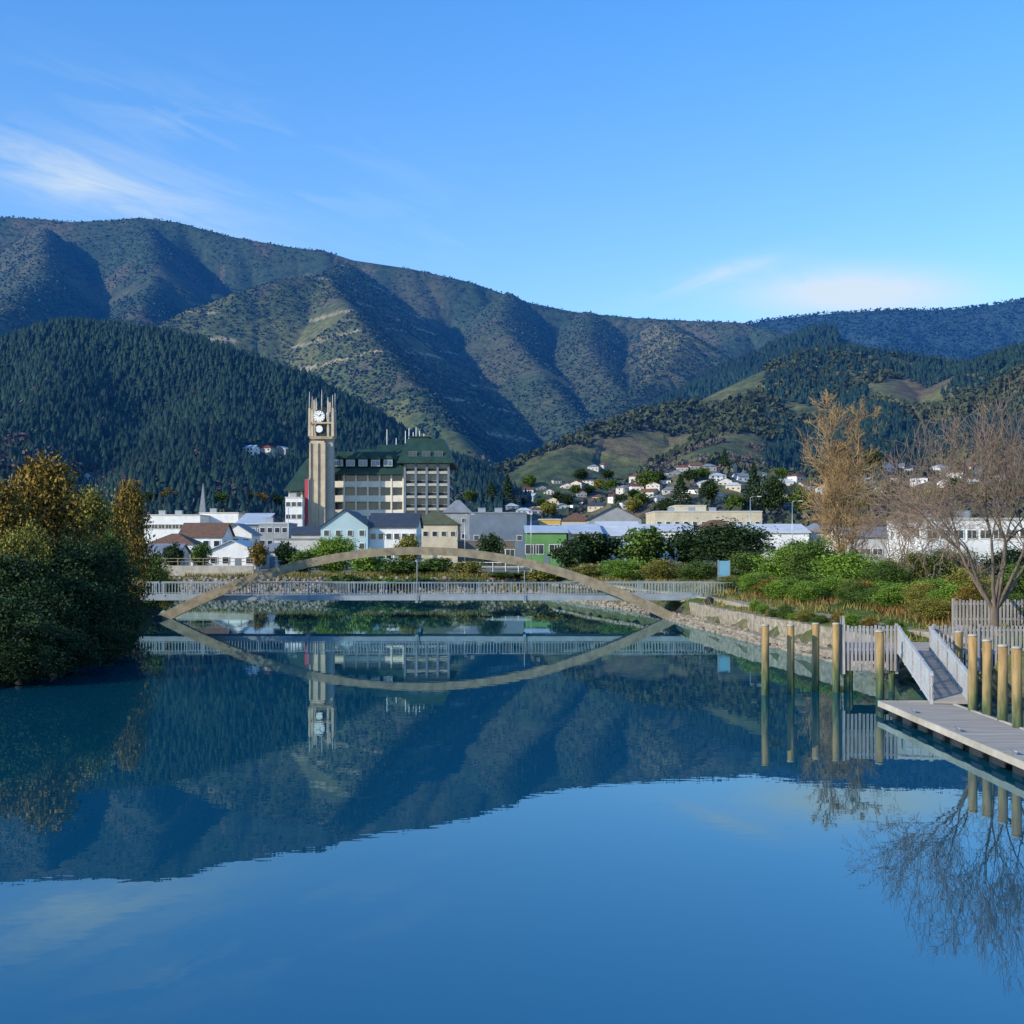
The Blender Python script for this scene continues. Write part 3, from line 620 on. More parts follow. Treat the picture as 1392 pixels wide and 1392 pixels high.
# ------------------------------------------------------------------ buildings
WM={}
def winmesh(w,h,g='glass',fr='white'):
    k=(round(w,2),round(h,2),g,fr)
    if k in WM: return WM[k]
    m=MB(); t=min(.09,w*.12)
    m.box(-w/2+t,w/2-t,-.02,.05,t,h-t,1)
    m.box(-w/2,-w/2+t,-.06,.05,0,h); m.box(w/2-t,w/2,-.06,.05,0,h); m.box(-w/2+t,w/2-t,-.06,.05,0,t); m.box(-w/2+t,w/2-t,-.06,.05,h-t,h)
    if w>1.3: m.box(-.03,.03,-.045,-.021,t,h-t)
    me=bpy.data.meshes.new('window'); me.from_pydata(m.v,[],m.f); me.materials.append(M[fr]); me.materials.append(M[g]); me.polygons.foreach_set('material_index',m.m); WM[k]=me
    return me
def building(name,label,px0,px1,ytop,yeave,Y,depth,roof,wall,rf,cols=3,rows=1,rot=0,group=None,cat='house',z0=None,ww=1.3,wh=1.3,door=True,fr='white',g='glass',units=0):
    w=(px1-px0)*Y/F; xc=X((px0+px1)/2,Y)
    if z0 is None: z0=min(G(xc-w/2,Y),G(xc+w/2,Y),G(xc,Y+depth/2))
    he=Z(yeave,Y)-z0; hr=Z(ytop,Y)-z0
    r=thing(name,label,cat,(xc,Y+depth/2,z0),rot,group); a,b=w/2,depth/2; m=MB(); rm=MB(); o=.45; t=.16
    if roof=='gy':
        m.prism([(-a,-1),(a,-1),(a,he),(0,hr),(-a,he)],'y',-b,b); s=(hr-he)/a
        rm.prism([(-a-o,he-o*s+.02),(0,hr+.02),(a+o,he-o*s+.02),(a+o,he-o*s+t),(0,hr+t),(-a-o,he-o*s+t)],'y',-b-o,b+o)
    elif roof=='gx':
        m.prism([(-b,-1),(b,-1),(b,he),(0,hr),(-b,he)],'x',-a,a); s=(hr-he)/b
        rm.prism([(-b-o,he-o*s+.02),(0,hr+.02),(b+o,he-o*s+.02),(b+o,he-o*s+t),(0,hr+t),(-b-o,he-o*s+t)],'x',-a-o,a+o)
    elif roof=='hip':
        m.box(-a,a,-b,b,-1,he); q=min(a,b)*.85
        rm.frustum((-a-o,a+o,-b-o,b+o),he+.01,(-a+q,a-q,-b+q,b-q),hr)
    elif roof=='mono':
        m.prism([(-b,-1),(b,-1),(b,hr),(-b,he)],'x',-a,a); rm.prism([(-b-o,he+.02),(b+o,hr+.05),(b+o,hr+.25),(-b-o,he+.22)],'x',-a-o,a+o)
    else:
        m.box(-a,a,-b,b,-1,he); rm.box(-a-.12,a+.12,-b-.12,b+.12,he+.005,he+.3); rm.box(-a+.5,a-.5,-b+.5,b-.5,he+.3,he+.34)
    m.build('wall',M[wall],r); ro=rm.build('roof',M[rf],r)
    for i in range(units):
        u=MB(); ux=-a*.6+i*1.2*a/max(1,units); u.box(ux-.9,ux+.9,-.8,.8,he+.34,he+1.5); u.box(ux-1.,ux+1.,-.9,.9,he+1.5,he+1.6); u.build('roof_unit',M['steel'],ro)
    me=winmesh(ww,wh,g,fr); fh=he/rows
    for j in range(rows):
        zz=fh*j+max(.5,(fh-wh)*.5)
        for i in range(cols):
            xx=-a+(i+.5)*w/cols
            if door and j==0 and i==cols//2: continue
            put('window',me,r,(xx,-b-.055,zz))
        for sx in (-1,1):
            nc=max(1,int(depth/5))
            for i in range(nc):
                put('window',me,r,(sx*(a+.055),-b+(i+.5)*depth/nc,zz),math.pi/2*sx)
    if door and cols:
        dd=MB(); xx=-a+(cols//2+.5)*w/cols; dd.box(xx-.5,xx+.5,-b-.06,-b+.01,0,2.1); dd.build('door',M['bluegrey'],r)
    return r
bl=building
bl('white_house','white cottage with brown hip roof at the left of the town',200,262,725,740,236,9,'hip','white','brownroof',4)
bl('white_house','white two storey house with brown gable roof behind the cottage',244,302,711,729,252,10,'gx','white','brownroof',4,2)
bl('white_house','bright white house with its gable facing the river',283,347,735,749,222,12,'gy','white','paleroof',4,1)
bl('white_house','white house with grey roof right of the river facing gable',346,394,738,750,228,10,'hip','offwhite','greyroof',3,1)
bl('grey_house','low house with grey roof at the far left of the houses',186,240,740,753,218,9,'gx','offwhite','greyroof',3,1)
bl('white_house','white house with pointed grey gables near the spire',298,342,712,726,262,9,'gy','white','greyroof',3,2)
bl('flat_block','long white flat roofed block below the left hill',196,272,696,701,330,14,'flat','white','offwhite',8,2,cat='building',units=2,ww=2.2)
bl('flat_block','white flat roofed block right of the spire',272,324,692,698,340,14,'flat','white','offwhite',5,2,cat='building',units=1,ww=2.2)
bl('glass_shop','blue glazed building with pale roof left of the white block',322,358,697,713,300,12,'mono','bluegrey','paleroof',4,3,cat='building',g='blueglass')
bl('flat_block','pale grey flat roofed shop behind the white houses',352,392,706,712,290,12,'flat','grey','paleroof',4,3,cat='building',units=1)
bl('white_block','tall white block touching the left of clock tower',388,411,673,677,322,14,'flat','white','offwhite',3,5,cat='building',units=1)
bl('flat_block','low white shop in front of the clock tower base',372,440,730,734,250,12,'flat','offwhite','greyroof',6,1,cat='building',ww=1.8,wh=1.5)
bl('weatherboard_building','pale teal gabled building in front of the civic building',436,500,693,716,250,22,'gy','paleteal','darkroof',4,3,cat='building',ww=1.2)
bl('weatherboard_building','white fronted wing with dark sloping roof beside the teal gable',502,566,697,716,252,14,'gx','white','darkroof',6,2,cat='building',ww=1.2)
bl('olive_roof_building','building with olive green hip roof right of the teal gable',560,622,694,713,296,16,'hip','cream','oliveroof',5,2,cat='building')
bl('pointed_roof_building','grey building with a steep pointed roof',603,640,679,697,330,9,'hip','grey','greyroof',2,3,cat='building')
bl('blue_grey_hall','large plain blue grey hall right of the civic building',638,716,693,698,286,20,'flat','bluegrey','greyroof',4,1,cat='building',units=2)
bl('shop_row','low grey brown shop row below the blue grey hall',622,700,730,736,262,10,'flat','brick','greyroof',6,1,cat='shop',ww=2,wh=1.7)
bl('green_shop','long shop with lime green fascia and pale roof',716,770,714,724,246,22,'gx','green','paleroof',5,1,cat='shop',ww=2.2,wh=2)
bl('grey_shop','cream fronted shop under pale roof right of the green fascia',772,816,712,725,247,20,'gx','cream','paleroof',4,1,cat='shop',ww=2.2,wh=2)
bl('teal_shop','pale teal shop with wide white roof behind dark round trees',817,872,708,728,250,24,'gx','paleteal','whiteroof',5,1,cat='shop',ww=2.2,wh=2)
bl('yellow_shop','small yellow building behind the green shops',733,762,703,707,300,9,'flat','yellow','offwhite',3,3,cat='building')
bl('grey_gable_building','grey building with a wide dark gable roof',800,872,688,706,335,16,'gy','grey','darkroof',5,2,cat='building')
bl('cream_block','large cream flat roofed block with long window strip',890,1036,692,696,335,22,'flat','cream','offwhite',12,2,cat='building',units=3)
bl('cream_block','raised cream penthouse at the left of the long block',918,960,684,688,352,14,'flat','cream','offwhite',4,4,cat='building')
bl('white_shed','long white shed with pale iron roof behind the dark trees',868,948,712,722,262,20,'gx','white','whiteroof',6,1,cat='shed',ww=2)
bl('brown_shed','brown roofed shed between the two white sheds',950,1006,706,720,270,14,'hip','cream','brownroof',4,1,cat='shed',ww=1.6)
bl('white_shed','long white shed left of the golden bare tree',1010,1100,712,724,256,18,'gx','white','whiteroof',6,1,cat='shed',ww=2)
bl('grey_shed','dark roofed shed just left of the golden bare tree',1102,1150,710,724,262,14,'hip','offwhite','greyroof',4,1,cat='shed',ww=1.6)
bl('white_shed','low white shed right of the golden bare tree',1152,1250,716,730,240,18,'gx','offwhite','greyroof',6,1,cat='shed',ww=2)
bl('white_office','white flat roofed office at the right edge of photo',1258,1420,702,707,176,18,'flat','white','offwhite',9,2,cat='building',ww=1.5,units=2)
bl('grey_shop','grey roofed shop between the hall and green shops',690,735,708,722,300,12,'gx','offwhite','greyroof',4,2,cat='shop')
bl('brown_roof_house','brown roofed house behind the green shops',764,804,697,708,350,10,'hip','cream','brownroof',3,2)
bl('grey_shop','grey roofed shop below the white block of the tower',396,436,716,726,270,10,'gx','offwhite','darkroof',3,1,cat='shop')
# spire
zz=G(X(276,350),350); sp=thing('church_spire','slim grey church spire above the white flat roofed blocks','spire',(X(276,350),350,zz))
MB().box(-1.,1.,-1.,1.,-.5,13.0).build('tower_base',M['grey'],sp); MB().frustum((-.9,.9,-.9,.9),13.0,(-.06,.06,-.06,.06),Z(657,350)-zz).build('spire_roof',M['greyroof'],sp)
# hillside houses
walls=[('white','white'),('cream','cream'),('pale grey','offwhite'),('pale grey','offwhite'),('white','white'),('grey','grey')]; roofs=[('grey','greyroof'),('red','redroof'),('pale','paleroof'),('dark','darkroof'),('brown','brownroof'),('dark','darkroof')]
rn=random.Random(4); cn={}
for i,(px,py,Y) in enumerate(hs):
    w=rn.uniform(7.5,11.5)*F/max(Y,560)/1.2; wl=rn.choice(walls); rf=rn.choice(roofs); hh=rn.uniform(2.4,3.9)*F/Y; z0=G(X(px,Y),Y)-.4
    key=(wl[0],rf[0]); cn[key]=cn.get(key,0)+1
    bl('hillside_house',f'{wl[0]} hillside house with {rf[0]} roof above the town, {ordn(cn[key])} such house from the left',px-w/2,px+w/2,py-hh-1.7*F/Y,py-hh,Y,7,rn.choice(['gx','gy','hip','hip']),wl[1],rf[1],3,1 if hh*Y/F<3.6 else 2,rn.uniform(-.6,.6),'houses on the hillside',z0=z0,ww=1.2,wh=1.1,door=False)
# civic building
Yc=335.; S=F/Yc; xc=X(520,Yc); z0=G(xc,Yc); cv=thing('civic_building','stepped civic office building with dark green mansard roofs beside clock tower','building',(xc,Yc,z0))
lx=lambda p:(p-520)/S
lz=lambda p:Z(p,Yc)-z0
def block(p0,p1,ye,y0,y1,bays,floors,spm='creamband',cw=.22,sph=.42,cm='creamband',rec=.9):
    x0,x1=lx(p0),lx(p1); zb=0; zt=lz(ye)
    MB().box(x0+rec*.8,x1-rec*.8,y0+rec+.06,y1-rec,-.8,zt).build('wall',M['darkclad'],cv)
    fh=(zt-zb)/floors
    for j in range(floors):
        z=zb+j*fh
        s=MB(); s.box(x0,x1,y0,y1,z,z+fh*sph); s.box(x0+.2,x1-.2,y0+.2,y1-.2,z+fh*sph,z+fh*sph+.06); s.build('balcony_band',M[spm],cv)
        for i in range(bays):
            a=x0+(x1-x0)*(i+.5)/bays; put('window',winmesh((x1-x0)/bays*.84,fh*.52,'glass','greyconc'),cv,(a,y0+rec,z+fh*.45))
        nb=max(2,int((y1-y0)/6))
        for i in range(nb):
            for sx,xe in ((-1,x0),(1,x1)):
                put('window',winmesh((y1-y0)/nb*.7,fh*.52,'glass','greyconc'),cv,(xe-sx*(rec*.8-.055),y0+2+(y1-y0-4)*(i+.5)/nb,z+fh*.45),math.pi/2*sx)
    for i in range(bays+1):
        a=x0+(x1-x0)*i/bays; MB().box(a-cw,a+cw,y0-.12,y0+rec,-.8,zt+.3).build('column',M[cm],cv)
def mansard(p0,p1,ye,q0,q1,yt,y0,y1):
    r=MB(); r.frustum((lx(p0),lx(p1),y0-1.2,y1+1.2),lz(ye)+.02,(lx(q0),lx(q1),y0+2.6,y1-2.6),lz(yt)); r.box(lx(p0)-.2,lx(p1)+.2,y0-1.4,y1+1.4,lz(ye)-.5,lz(ye)+.015)
    return r.build('mansard_roof',M['greenroof'],cv)
block(452,548,643,0,20,6,6); ro=mansard(447,552,643,457,543,613,0,20)
for p in (461,477,494,511,528):
    d=MB(); d.box(lx(p)-1.3,lx(p)+1.3,-.9,3.4,lz(635),lz(624)); d.prism([(lx(p)-1.6,lz(624)),(lx(p)+1.6,lz(624)),(lx(p),lz(619))],'y',-1.2,4); d.build('dormer',M['greenroof'],ro)
    put('window',winmesh(2.3,1.7,'blueglass','white'),cv,(lx(p),-.96,lz(634)))
block(551,610,628,-1.5,26,4,8,'greyconc',.3,.2,'bluegrey',.7); ro2=mansard(542,616,628,553,603,596,-1.5,26)
for p in (562,580,597):
    put('window',winmesh(2.2,2.0,'glass','bluegrey'),cv,(lx(p),-1.9,lz(624)))
mansard(500,548,618,508,546,600,8,24)
mansard(470,512,622,478,510,606,10,22)
block(388,422,664,6,20,2,5); mansard(382,430,664,410,430,620,6,20)
pr=MB(); pr.box(lx(553),lx(580),9,18,lz(596)-.3,lz(590)); pr.box(lx(553)-.3,lx(580)+.3,8.7,18.3,lz(590),lz(589)); pr.build('plant_room',M['greenroof'],cv)
for p,yt in ((546,580),(551,576),(557,582),(561,575),(566,580),(520,578),(533,590),(572,584)):
    b=lz(590) if p>552 else lz(604)
    MB().tube([(lx(p),12,b-1.5),(lx(p),12,lz(yt))],[.14,.09],6).build('antenna',M['white'],cv)
# clock tower: solid ribbed shaft, compact clock head, thin spikes
Yt=328.; S2=F/Yt; xt=X(437,Yt); zt0=G(xt,Yt); ct=thing('clock_tower','tall pale concrete clock tower crowned with thin spires','clock tower',(xt,Yt,zt0))
tz=lambda p:Z(p,Yt)-zt0
sh=MB(); sh.frustum((-2.8,1.3,-2.3,2.3),-1,(-2.6,1.1,-2.1,2.1),tz(600)); sh.build('shaft',M['concrete'],ct)
for q in (-2.7,-.75,1.15):
    MB().frustum((q-.22,q+.22,-2.75,-2.31),-1,(q-.2+.05,q+.2+.05,-2.5,-2.11),tz(603)).build('rib',M['concrete'],ct)
sh=MB(); sh.frustum((1.31,3.4,-1.2,2.6),-1,(1.12,3.1,-1.1,2.3),tz(598)); sh.build('lift_shaft',M['greyconc'],ct)
MB().frustum((-2.6,3.1,-2.2,2.2),tz(598)+.01,(-3.0,3.5,-2.5,2.5),tz(594)).build('ledge',M['concrete'],ct)
MB().box(-1.2,1.3,-1.3,1.3,tz(594)+.01,tz(558)).build('clock_housing',M['darkclad'],ct)
for i,(ox,oy,w0,yt) in enumerate(((-2.8,-2.2,.36,534),(3.3,-2.2,.36,538),(-2.8,2.2,.36,538),(3.3,2.2,.36,533),(-1.65,-1.75,.26,544),(2.0,-1.75,.26,541),(-1.65,1.75,.26,540),(2.0,1.75,.26,546))):
    f_=MB(); mid=566 if i<4 else 556
    f_.frustum((ox-w0,ox+w0,oy-w0,oy+w0),tz(594)+.01,(ox-w0*.75,ox+w0*.75,oy-w0*.75,oy+w0*.75),tz(mid-10)); fo=f_.build('corner_fin',M['concrete'],ct)
    MB().tube([(ox,oy,tz(mid-9)),(ox,oy,tz(yt))],[.19,.06],6).build('spire',M['offwhite'],fo)
m=MB()
for sy in (-1,1): m.box(-2.4,2.9,sy*2.2-.12,sy*2.2+.12,tz(577),tz(577)+.4)
for ox in (-2.8,3.3): m.box(ox-.12,ox+.12,-1.85,1.85,tz(577)+.02,tz(577)+.38)
m.build('crown_ring',M['concrete'],ct)
MB().tube([(.1,0,tz(558)),(.1,0,tz(530))],[.22,.06],6).build('spire',M['offwhite'],ct)
for k in range(4):
    a=k*math.pi/2; RR=1.5; yf=-2.0
    n=28; pts=[(RR*math.cos(2*math.pi*i/n),RR*math.sin(2*math.pi*i/n)) for i in range(n)]
    cx_=-.35 if k%2==0 else .2
    cf=MB(); cf.prism(pts,'y',yf,-1.25); fo=cf.build('clock_face',M['clockwhite'],ct,(cx_,0,tz(567)),a)
    for i in range(12):
        hd=MB(); t=2*math.pi*i/12; c,s_=math.cos(t),math.sin(t); q0,q1=RR*.74,RR*.92
        hd.hexa([(c*q0-s_*.06,-2.06,s_*q0+c*.06),(c*q1-s_*.06,-2.06,s_*q1+c*.06),(c*q1+s_*.06,-2.06,s_*q1-c*.06),(c*q0+s_*.06,-2.06,s_*q0-c*.06),(c*q0-s_*.06,-2.004,s_*q0+c*.06),(c*q1-s_*.06,-2.004,s_*q1+c*.06),(c*q1+s_*.06,-2.004,s_*q1-c*.06),(c*q0+s_*.06,-2.004,s_*q0-c*.06)])
        hd.build('hour_mark',M['black'],fo)
    for ln,w_,an in ((.8,.09,.9),(1.15,.06,2.6)):
        MB().tube([(0,-2.1,0),(ln*math.cos(an),-2.1,ln*math.sin(an))],w_,4).build('clock_hand',M['black'],fo)
    ds=MB(); ds.prism([(u*.62,v*.62) for u,v in pts],'y',-1.8,-1.25); ds.build('round_panel',M['clockwhite'],ct,(cx_,0,tz(584)),a)
bn=thing('banner','narrow muted red banner on the left of clock tower','banner',(xt-3.5,Yt-2.9,zt0))
MB().box(-.45,.45,-.04,.04,tz(712),tz(652)).build('cloth',M['banner'],bn); MB().tube([(.55,0,0),(.55,0,tz(650))],.1,8).build('pole',M['steel'],bn)
# ------------------------------------------------------------------ footbridge
Yb=117.; br=thing('footbridge','footbridge with one wide arch crossing the river','bridge',(-9,Yb,0))
bx=lambda px:X(px,Yb)+9
x0,x1=bx(165),bx(1004); zd=2.12
dk=MB(); dk.box(x0,x1,.3,3.3,zd-.32,zd); dk.build('deck',M['deckwood'],br)
eb_=MB(); eb_.box(x0,x1,.12,.297,zd-.42,zd+.06); eb_.build('edge_beam',M['railmat'],br); eb_=MB(); eb_.box(x0,x1,3.303,3.48,zd-.42,zd+.06); eb_.build('edge_beam',M['railmat'],br)
ar=MB(); n=72; xa,xb=bx(213),bx(924)
for i in range(n+1):
    t=i/n; xx=xa+(xb-xa)*t; zz_=-.35+6.75*(1-(2*t-1)**2); sl=-(2*t-1)*2*2/(xb-xa)*6.75; nrm=Vector((-sl,0,1)).normalized(); th=.36+.10*abs(2*t-1)
    for sg,yv in ((-1,-.75),(-1,.0),(1,.0),(1,-.75)): ar.v.append((xx+nrm.x*th*sg,yv,zz_+nrm.z*th*sg))
for i in range(n):
    for k in range(4): ar.face((4*i+k,4*i+(k+1)%4,4*i+4+(k+1)%4,4*i+4+k),0)
ar.face((0,1,2,3),0); ar.face((4*n+3,4*n+2,4*n+1,4*n),0); ar.build('arch',M['archmat'],br)
for px in (420,567,713):
    t=(bx(px)-xa)/(xb-xa); zz_=-.35+6.75*(1-(2*t-1)**2)
    MB().tube([(bx(px),-.02,zd-.6),(bx(px),-.02,zz_)],.042,8).build('hanger',M['railmat'],br)
    MB().box(bx(px)-.12,bx(px)+.12,-.7,3.4,zd-.62,zd-.425).build('cross_beam',M['railmat'],br)
for px in (213,924):
    m=MB(); m.frustum((bx(px)-1.1,bx(px)+1.1,-1.2,.2),-2.2,(bx(px)-.7,bx(px)+.7,-1.,.1),.3); m.build('arch_footing',M['darkrock'],br)
nb=19; bw=(x1-x0)/nb
for yv in (.2,3.4):
    for i in range(nb+1):
        xx=x0+bw*i; MB().box(xx-.05,xx+.05,yv-.05,yv+.05,zd+.065,zd+1.32).build('post',M['railmat'],br)
    for i in range(nb):
        a=x0+bw*i+.055; b=a+bw-.11; m=MB(); m.box(a,b,yv-.04,yv+.04,zd+1.2,zd+1.28); m.box(a,b,yv-.025,yv+.025,zd+.14,zd+.2)
        k=int((b-a)/.28)
        for j in range(k): 
            q=a+(b-a)*(j+.5)/k; m.box(q-.03,q+.03,yv-.015,yv+.015,zd+.2,zd+1.2)
        m.build('balustrade',M['railmat'],br)
for sx,xx in ((-1,x0),(1,x1)):
    m=MB(); m.box(xx-.6,xx+.6,.3,3.4,-.5,zd-.45); m.build('abutment',M['darkrock'],br)
def boulder(label,px,py,Y,s,seed):  # rounded rock form standing in for an unidentified dark shape
    rn=random.Random(seed); x=X(px,Y); z=Z(py,Y); bm=bmesh.new(); bmesh.ops.create_icosphere(bm,subdivisions=3,radius=1)
    for v in bm.verts:
        k=1+.22*math.sin(v.co.x*3+seed)+.18*math.sin(v.co.y*4+v.co.z*3)+rn.uniform(-.05,.05); v.co=Vector((v.co.x*k*s,v.co.y*k*s*.8,v.co.z*k*s*.75))
    me=bpy.data.meshes.new('boulder'); bm.to_mesh(me); bm.free(); me.materials.append(M['darkrock']); o=put('boulder',me,None,(x,Y,max(z,G(x,Y)+s*.3))); tag(o,label,'boulder')
boulder('dark boulder at the right foot of the arch',927,838,115.5,.6,1)
boulder('dark boulder on the bank top right of the arch foot',965,826,108,.5,2)
# walls, paths
def strip(name,pts,w,h,z,m,label,kind=None,cat=None,below=.8,rough=0):
    mb=MB(); n=len(pts); rr=random.Random(n)
    for i,(x,y) in enumerate(pts):
        a=pts[max(i-1,0)]; b=pts[min(i+1,n-1)]; d=Vector((b[0]-a[0],b[1]-a[1])).normalized(); nx,ny=d.y,-d.x; zz=z if not callable(z) else z(x,y)
        o_=rr.uniform(-rough,rough); p_=rr.uniform(-rough,rough)*.8
        for s,hh in ((-1,-below),(1,-below),(1,h+p_),(-1,h+p_)): mb.v.append((x+nx*(w/2*s+o_),y+ny*(w/2*s+o_),zz+hh))
    for i in range(n-1):
        for k in range(4): mb.face((4*i+k,4*i+(k+1)%4,4*i+4+(k+1)%4,4*i+4+k),0)
    mb.face((0,1,2,3),0); e=4*n-4; mb.face((e+3,e+2,e+1,e),0)
    return tag(mb.build(name,m),label,cat,None,kind)
strip('retaining_wall',[(float(np.interp(q,RY,RX))+1.35,float(q)) for q in np.linspace(69,113,70)],.45,1.72,0,M['wallstone'],'long weathered stone wall along right bank beside path',None,'wall',1.,.07)
strip('bank_ledge',[(float(np.interp(q,RY,RX))+.65,float(q)) for q in np.linspace(70,114,60)],.8,.5,0,M['wallstone'],'low stone ledge along the water below the long stone wall',None,'wall',1.,.09)
yw=np.linspace(62,160,40); strip('footpath',[(float(np.interp(q,RY,RX))+3.6,float(q)) for q in yw],1.7,.06,lambda a,b:G(a,b),M['path'],'pale gravel footpath along the right bank','structure',None,.5)
xw=np.linspace(-66,-38,10); strip('retaining_wall',[(float(q),182.0) for q in xw],.6,4.0,0,M['paleconc'],'pinkish retaining wall above far bank at left',None,'wall',.5)
def railing(name,label,xa,xb,y,z,h,m,sp=1.8):
    r=thing(name,label,'railing',((xa+xb)/2,y,z)); w=xb-xa; n=int(w/sp)
    for i in range(n+1): q=-w/2+w*i/n; MB().box(q-.05,q+.05,-.05,.05,-.4,h).build('post',m,r)
    MB().box(-w/2-.05,w/2+.05,-.035,.035,h+.002,h+.1).build('rail',m,r); MB().box(-w/2,w/2,.052,.09,h*.55,h*.55+.08).build('rail',m,r)
railing('bank_railing','white railing on the far bank right of the arch crown',X(600,190),X(722,190),190,G(X(660,190),190)+.3,1.5,M['white'])
railing('bank_railing','brown railing on top of pinkish retaining wall at left',-66,-38,182,4.0,1.0,M['archmat'])
# ------------------------------------------------------------------ piles, pontoon, gangway, boardwalk
def pile(label,px,ywl,ytop,r=.2,zref=0.):
    Y=F*(CH-zref)/(ywl-HY); x=X(px,Y); zt=Z(ytop,Y); o=thing('mooring_pile',label,'pile',(x,Y,0),px)
    rn=random.Random(px); ln=rn.uniform(-.03,.03)
    m=MB(); m.tube([(0,0,-2.5),(ln,0,0),(ln*1.5,ln,zt*.6),(ln*2,ln,zt)],[r*1.05,r*1.02,r*.98,r*.96],16); m.build('post',M['pile'],o)
    m=MB(); m.tube([(ln*2,ln,zt+.001),(ln*2,ln,zt+.05),(ln*2,ln,zt+.09)],[r*1.04,r*1.04,r*.7],16); m.build('cap',M['paleconc'],o)
for i,(px,yw_,yt) in enumerate(((1040,945,851),(1075,942,851),(1108,939,849),(1137,941,849))):
    pile(f'ochre timber pile standing alone in the river, {ordn(i+1)} from the left of four',px,yw_,yt,.175)
pile('thick greenish pile in front of the picket fence by the gangway',1197,948,859,.19)
pile('short ochre pile behind the right rail of the gangway',1303,945,860,.18)
for i,(px,yw_,yt) in enumerate(((1322,962,865),(1342,968,872),(1362,976,879),(1384,986,882))):
    pile(f'ochre pile beside the pontoon, {ordn(i+1)} from the left in its row',px,yw_+9,yt,.175,.35)
# pontoon
pn=thing('pontoon','floating timber pontoon with pale edges at lower right','pontoon',(16.25,40,0))
xl,xr_=-1.35,1.35; y0,y1=-14,10.2
m=MB(); nbd=150
for i in range(nbd):
    a=y0+(y1-y0)*i/nbd; m.box(xl+.12,xr_-.005,a,a+(y1-y0)/nbd-.018,.44,.5)
m.build('deck',M['deckwood'],pn)
m=MB(); m.box(xl+.2,xr_-.2,y0+.1,y1-.1,.3,.435); m.build('frame',M['beamwood'],pn)
for sx,a in ((-1,xl),(1,xr_)):
    m=MB(); m.box(a,a+.115,y0,y1,.30,.535); m.build('edge_board',M['paleconc'],pn)
    for i in range(14):
        q=y0+.8+i*1.75; m=MB(); m.box(a-.06 if sx<0 else a+.117,a-.003 if sx<0 else a+.175,q,q+.9,.12,.29); m.build('fender',M['dark'],pn)
m=MB(); m.box(xl,xr_,y1+.002,y1+.14,.26,.535); m.build('edge_board',M['paleconc'],pn)
for i in range(6):
    q=y0+1+i*3.9; m=MB(); m.box(xl+.25,xr_-.25,q,q+2.6,-.5,.295); m.build('float',M['dark'],pn)
for i in range(5):
    q=y0+2+i*4.7; m=MB(); m.tube([(xl+.3,q-.22,.62),(xl+.3,q+.22,.62)],.03,8); m.box(xl+.26,xl+.34,q-.1,q-.05,.5,.61); m.box(xl+.26,xl+.34,q+.05,q+.1,.5,.61); m.build('cleat',M['steel'],pn)
# gangway
gw=thing('gangway','sloping grey gangway with side rails leading down to pontoon','gangway',(17.5,49.3,.5),-R(8.6))
GL=8.5; RS=1.35
m=MB(); m.hexa([(-.66,0,.03),(.66,0,.03),(.66,GL,RS),(-.66,GL,RS),(-.66,0,.12),(.66,0,.12),(.66,GL,RS+.09),(-.66,GL,RS+.09)]); m.build('walkway',M['deckwood'],gw)
for sx in (-.72,.72):
    m=MB(); sl=RS/GL
    for (zb,hh,tt_) in ((.0,.18,.05),(.42,.08,.03),(.72,.08,.03),(1.12,.13,.06)):
        m.hexa([(sx-tt_,0,zb),(sx+tt_,0,zb),(sx+tt_,GL,zb+RS),(sx-tt_,GL,zb+RS),(sx-tt_,0,zb+hh),(sx+tt_,0,zb+hh),(sx+tt_,GL,zb+hh+RS),(sx-tt_,GL,zb+hh+RS)])
    for i in range(70):
        q=.05+i*.12; m.box(sx-.018,sx+.018,q,q+.055,.17+q*sl,1.115+q*sl)
    m.build('side_rail',M['ramprail'],gw)
    for i in range(5):
        q=.06+i*2.05; MB().box(sx-.07+(.002 if sx>0 else -.002),sx+.07,q,q+.12,q*sl-.02,q*sl+1.3).build('rail_post',M['fencewood'],gw)
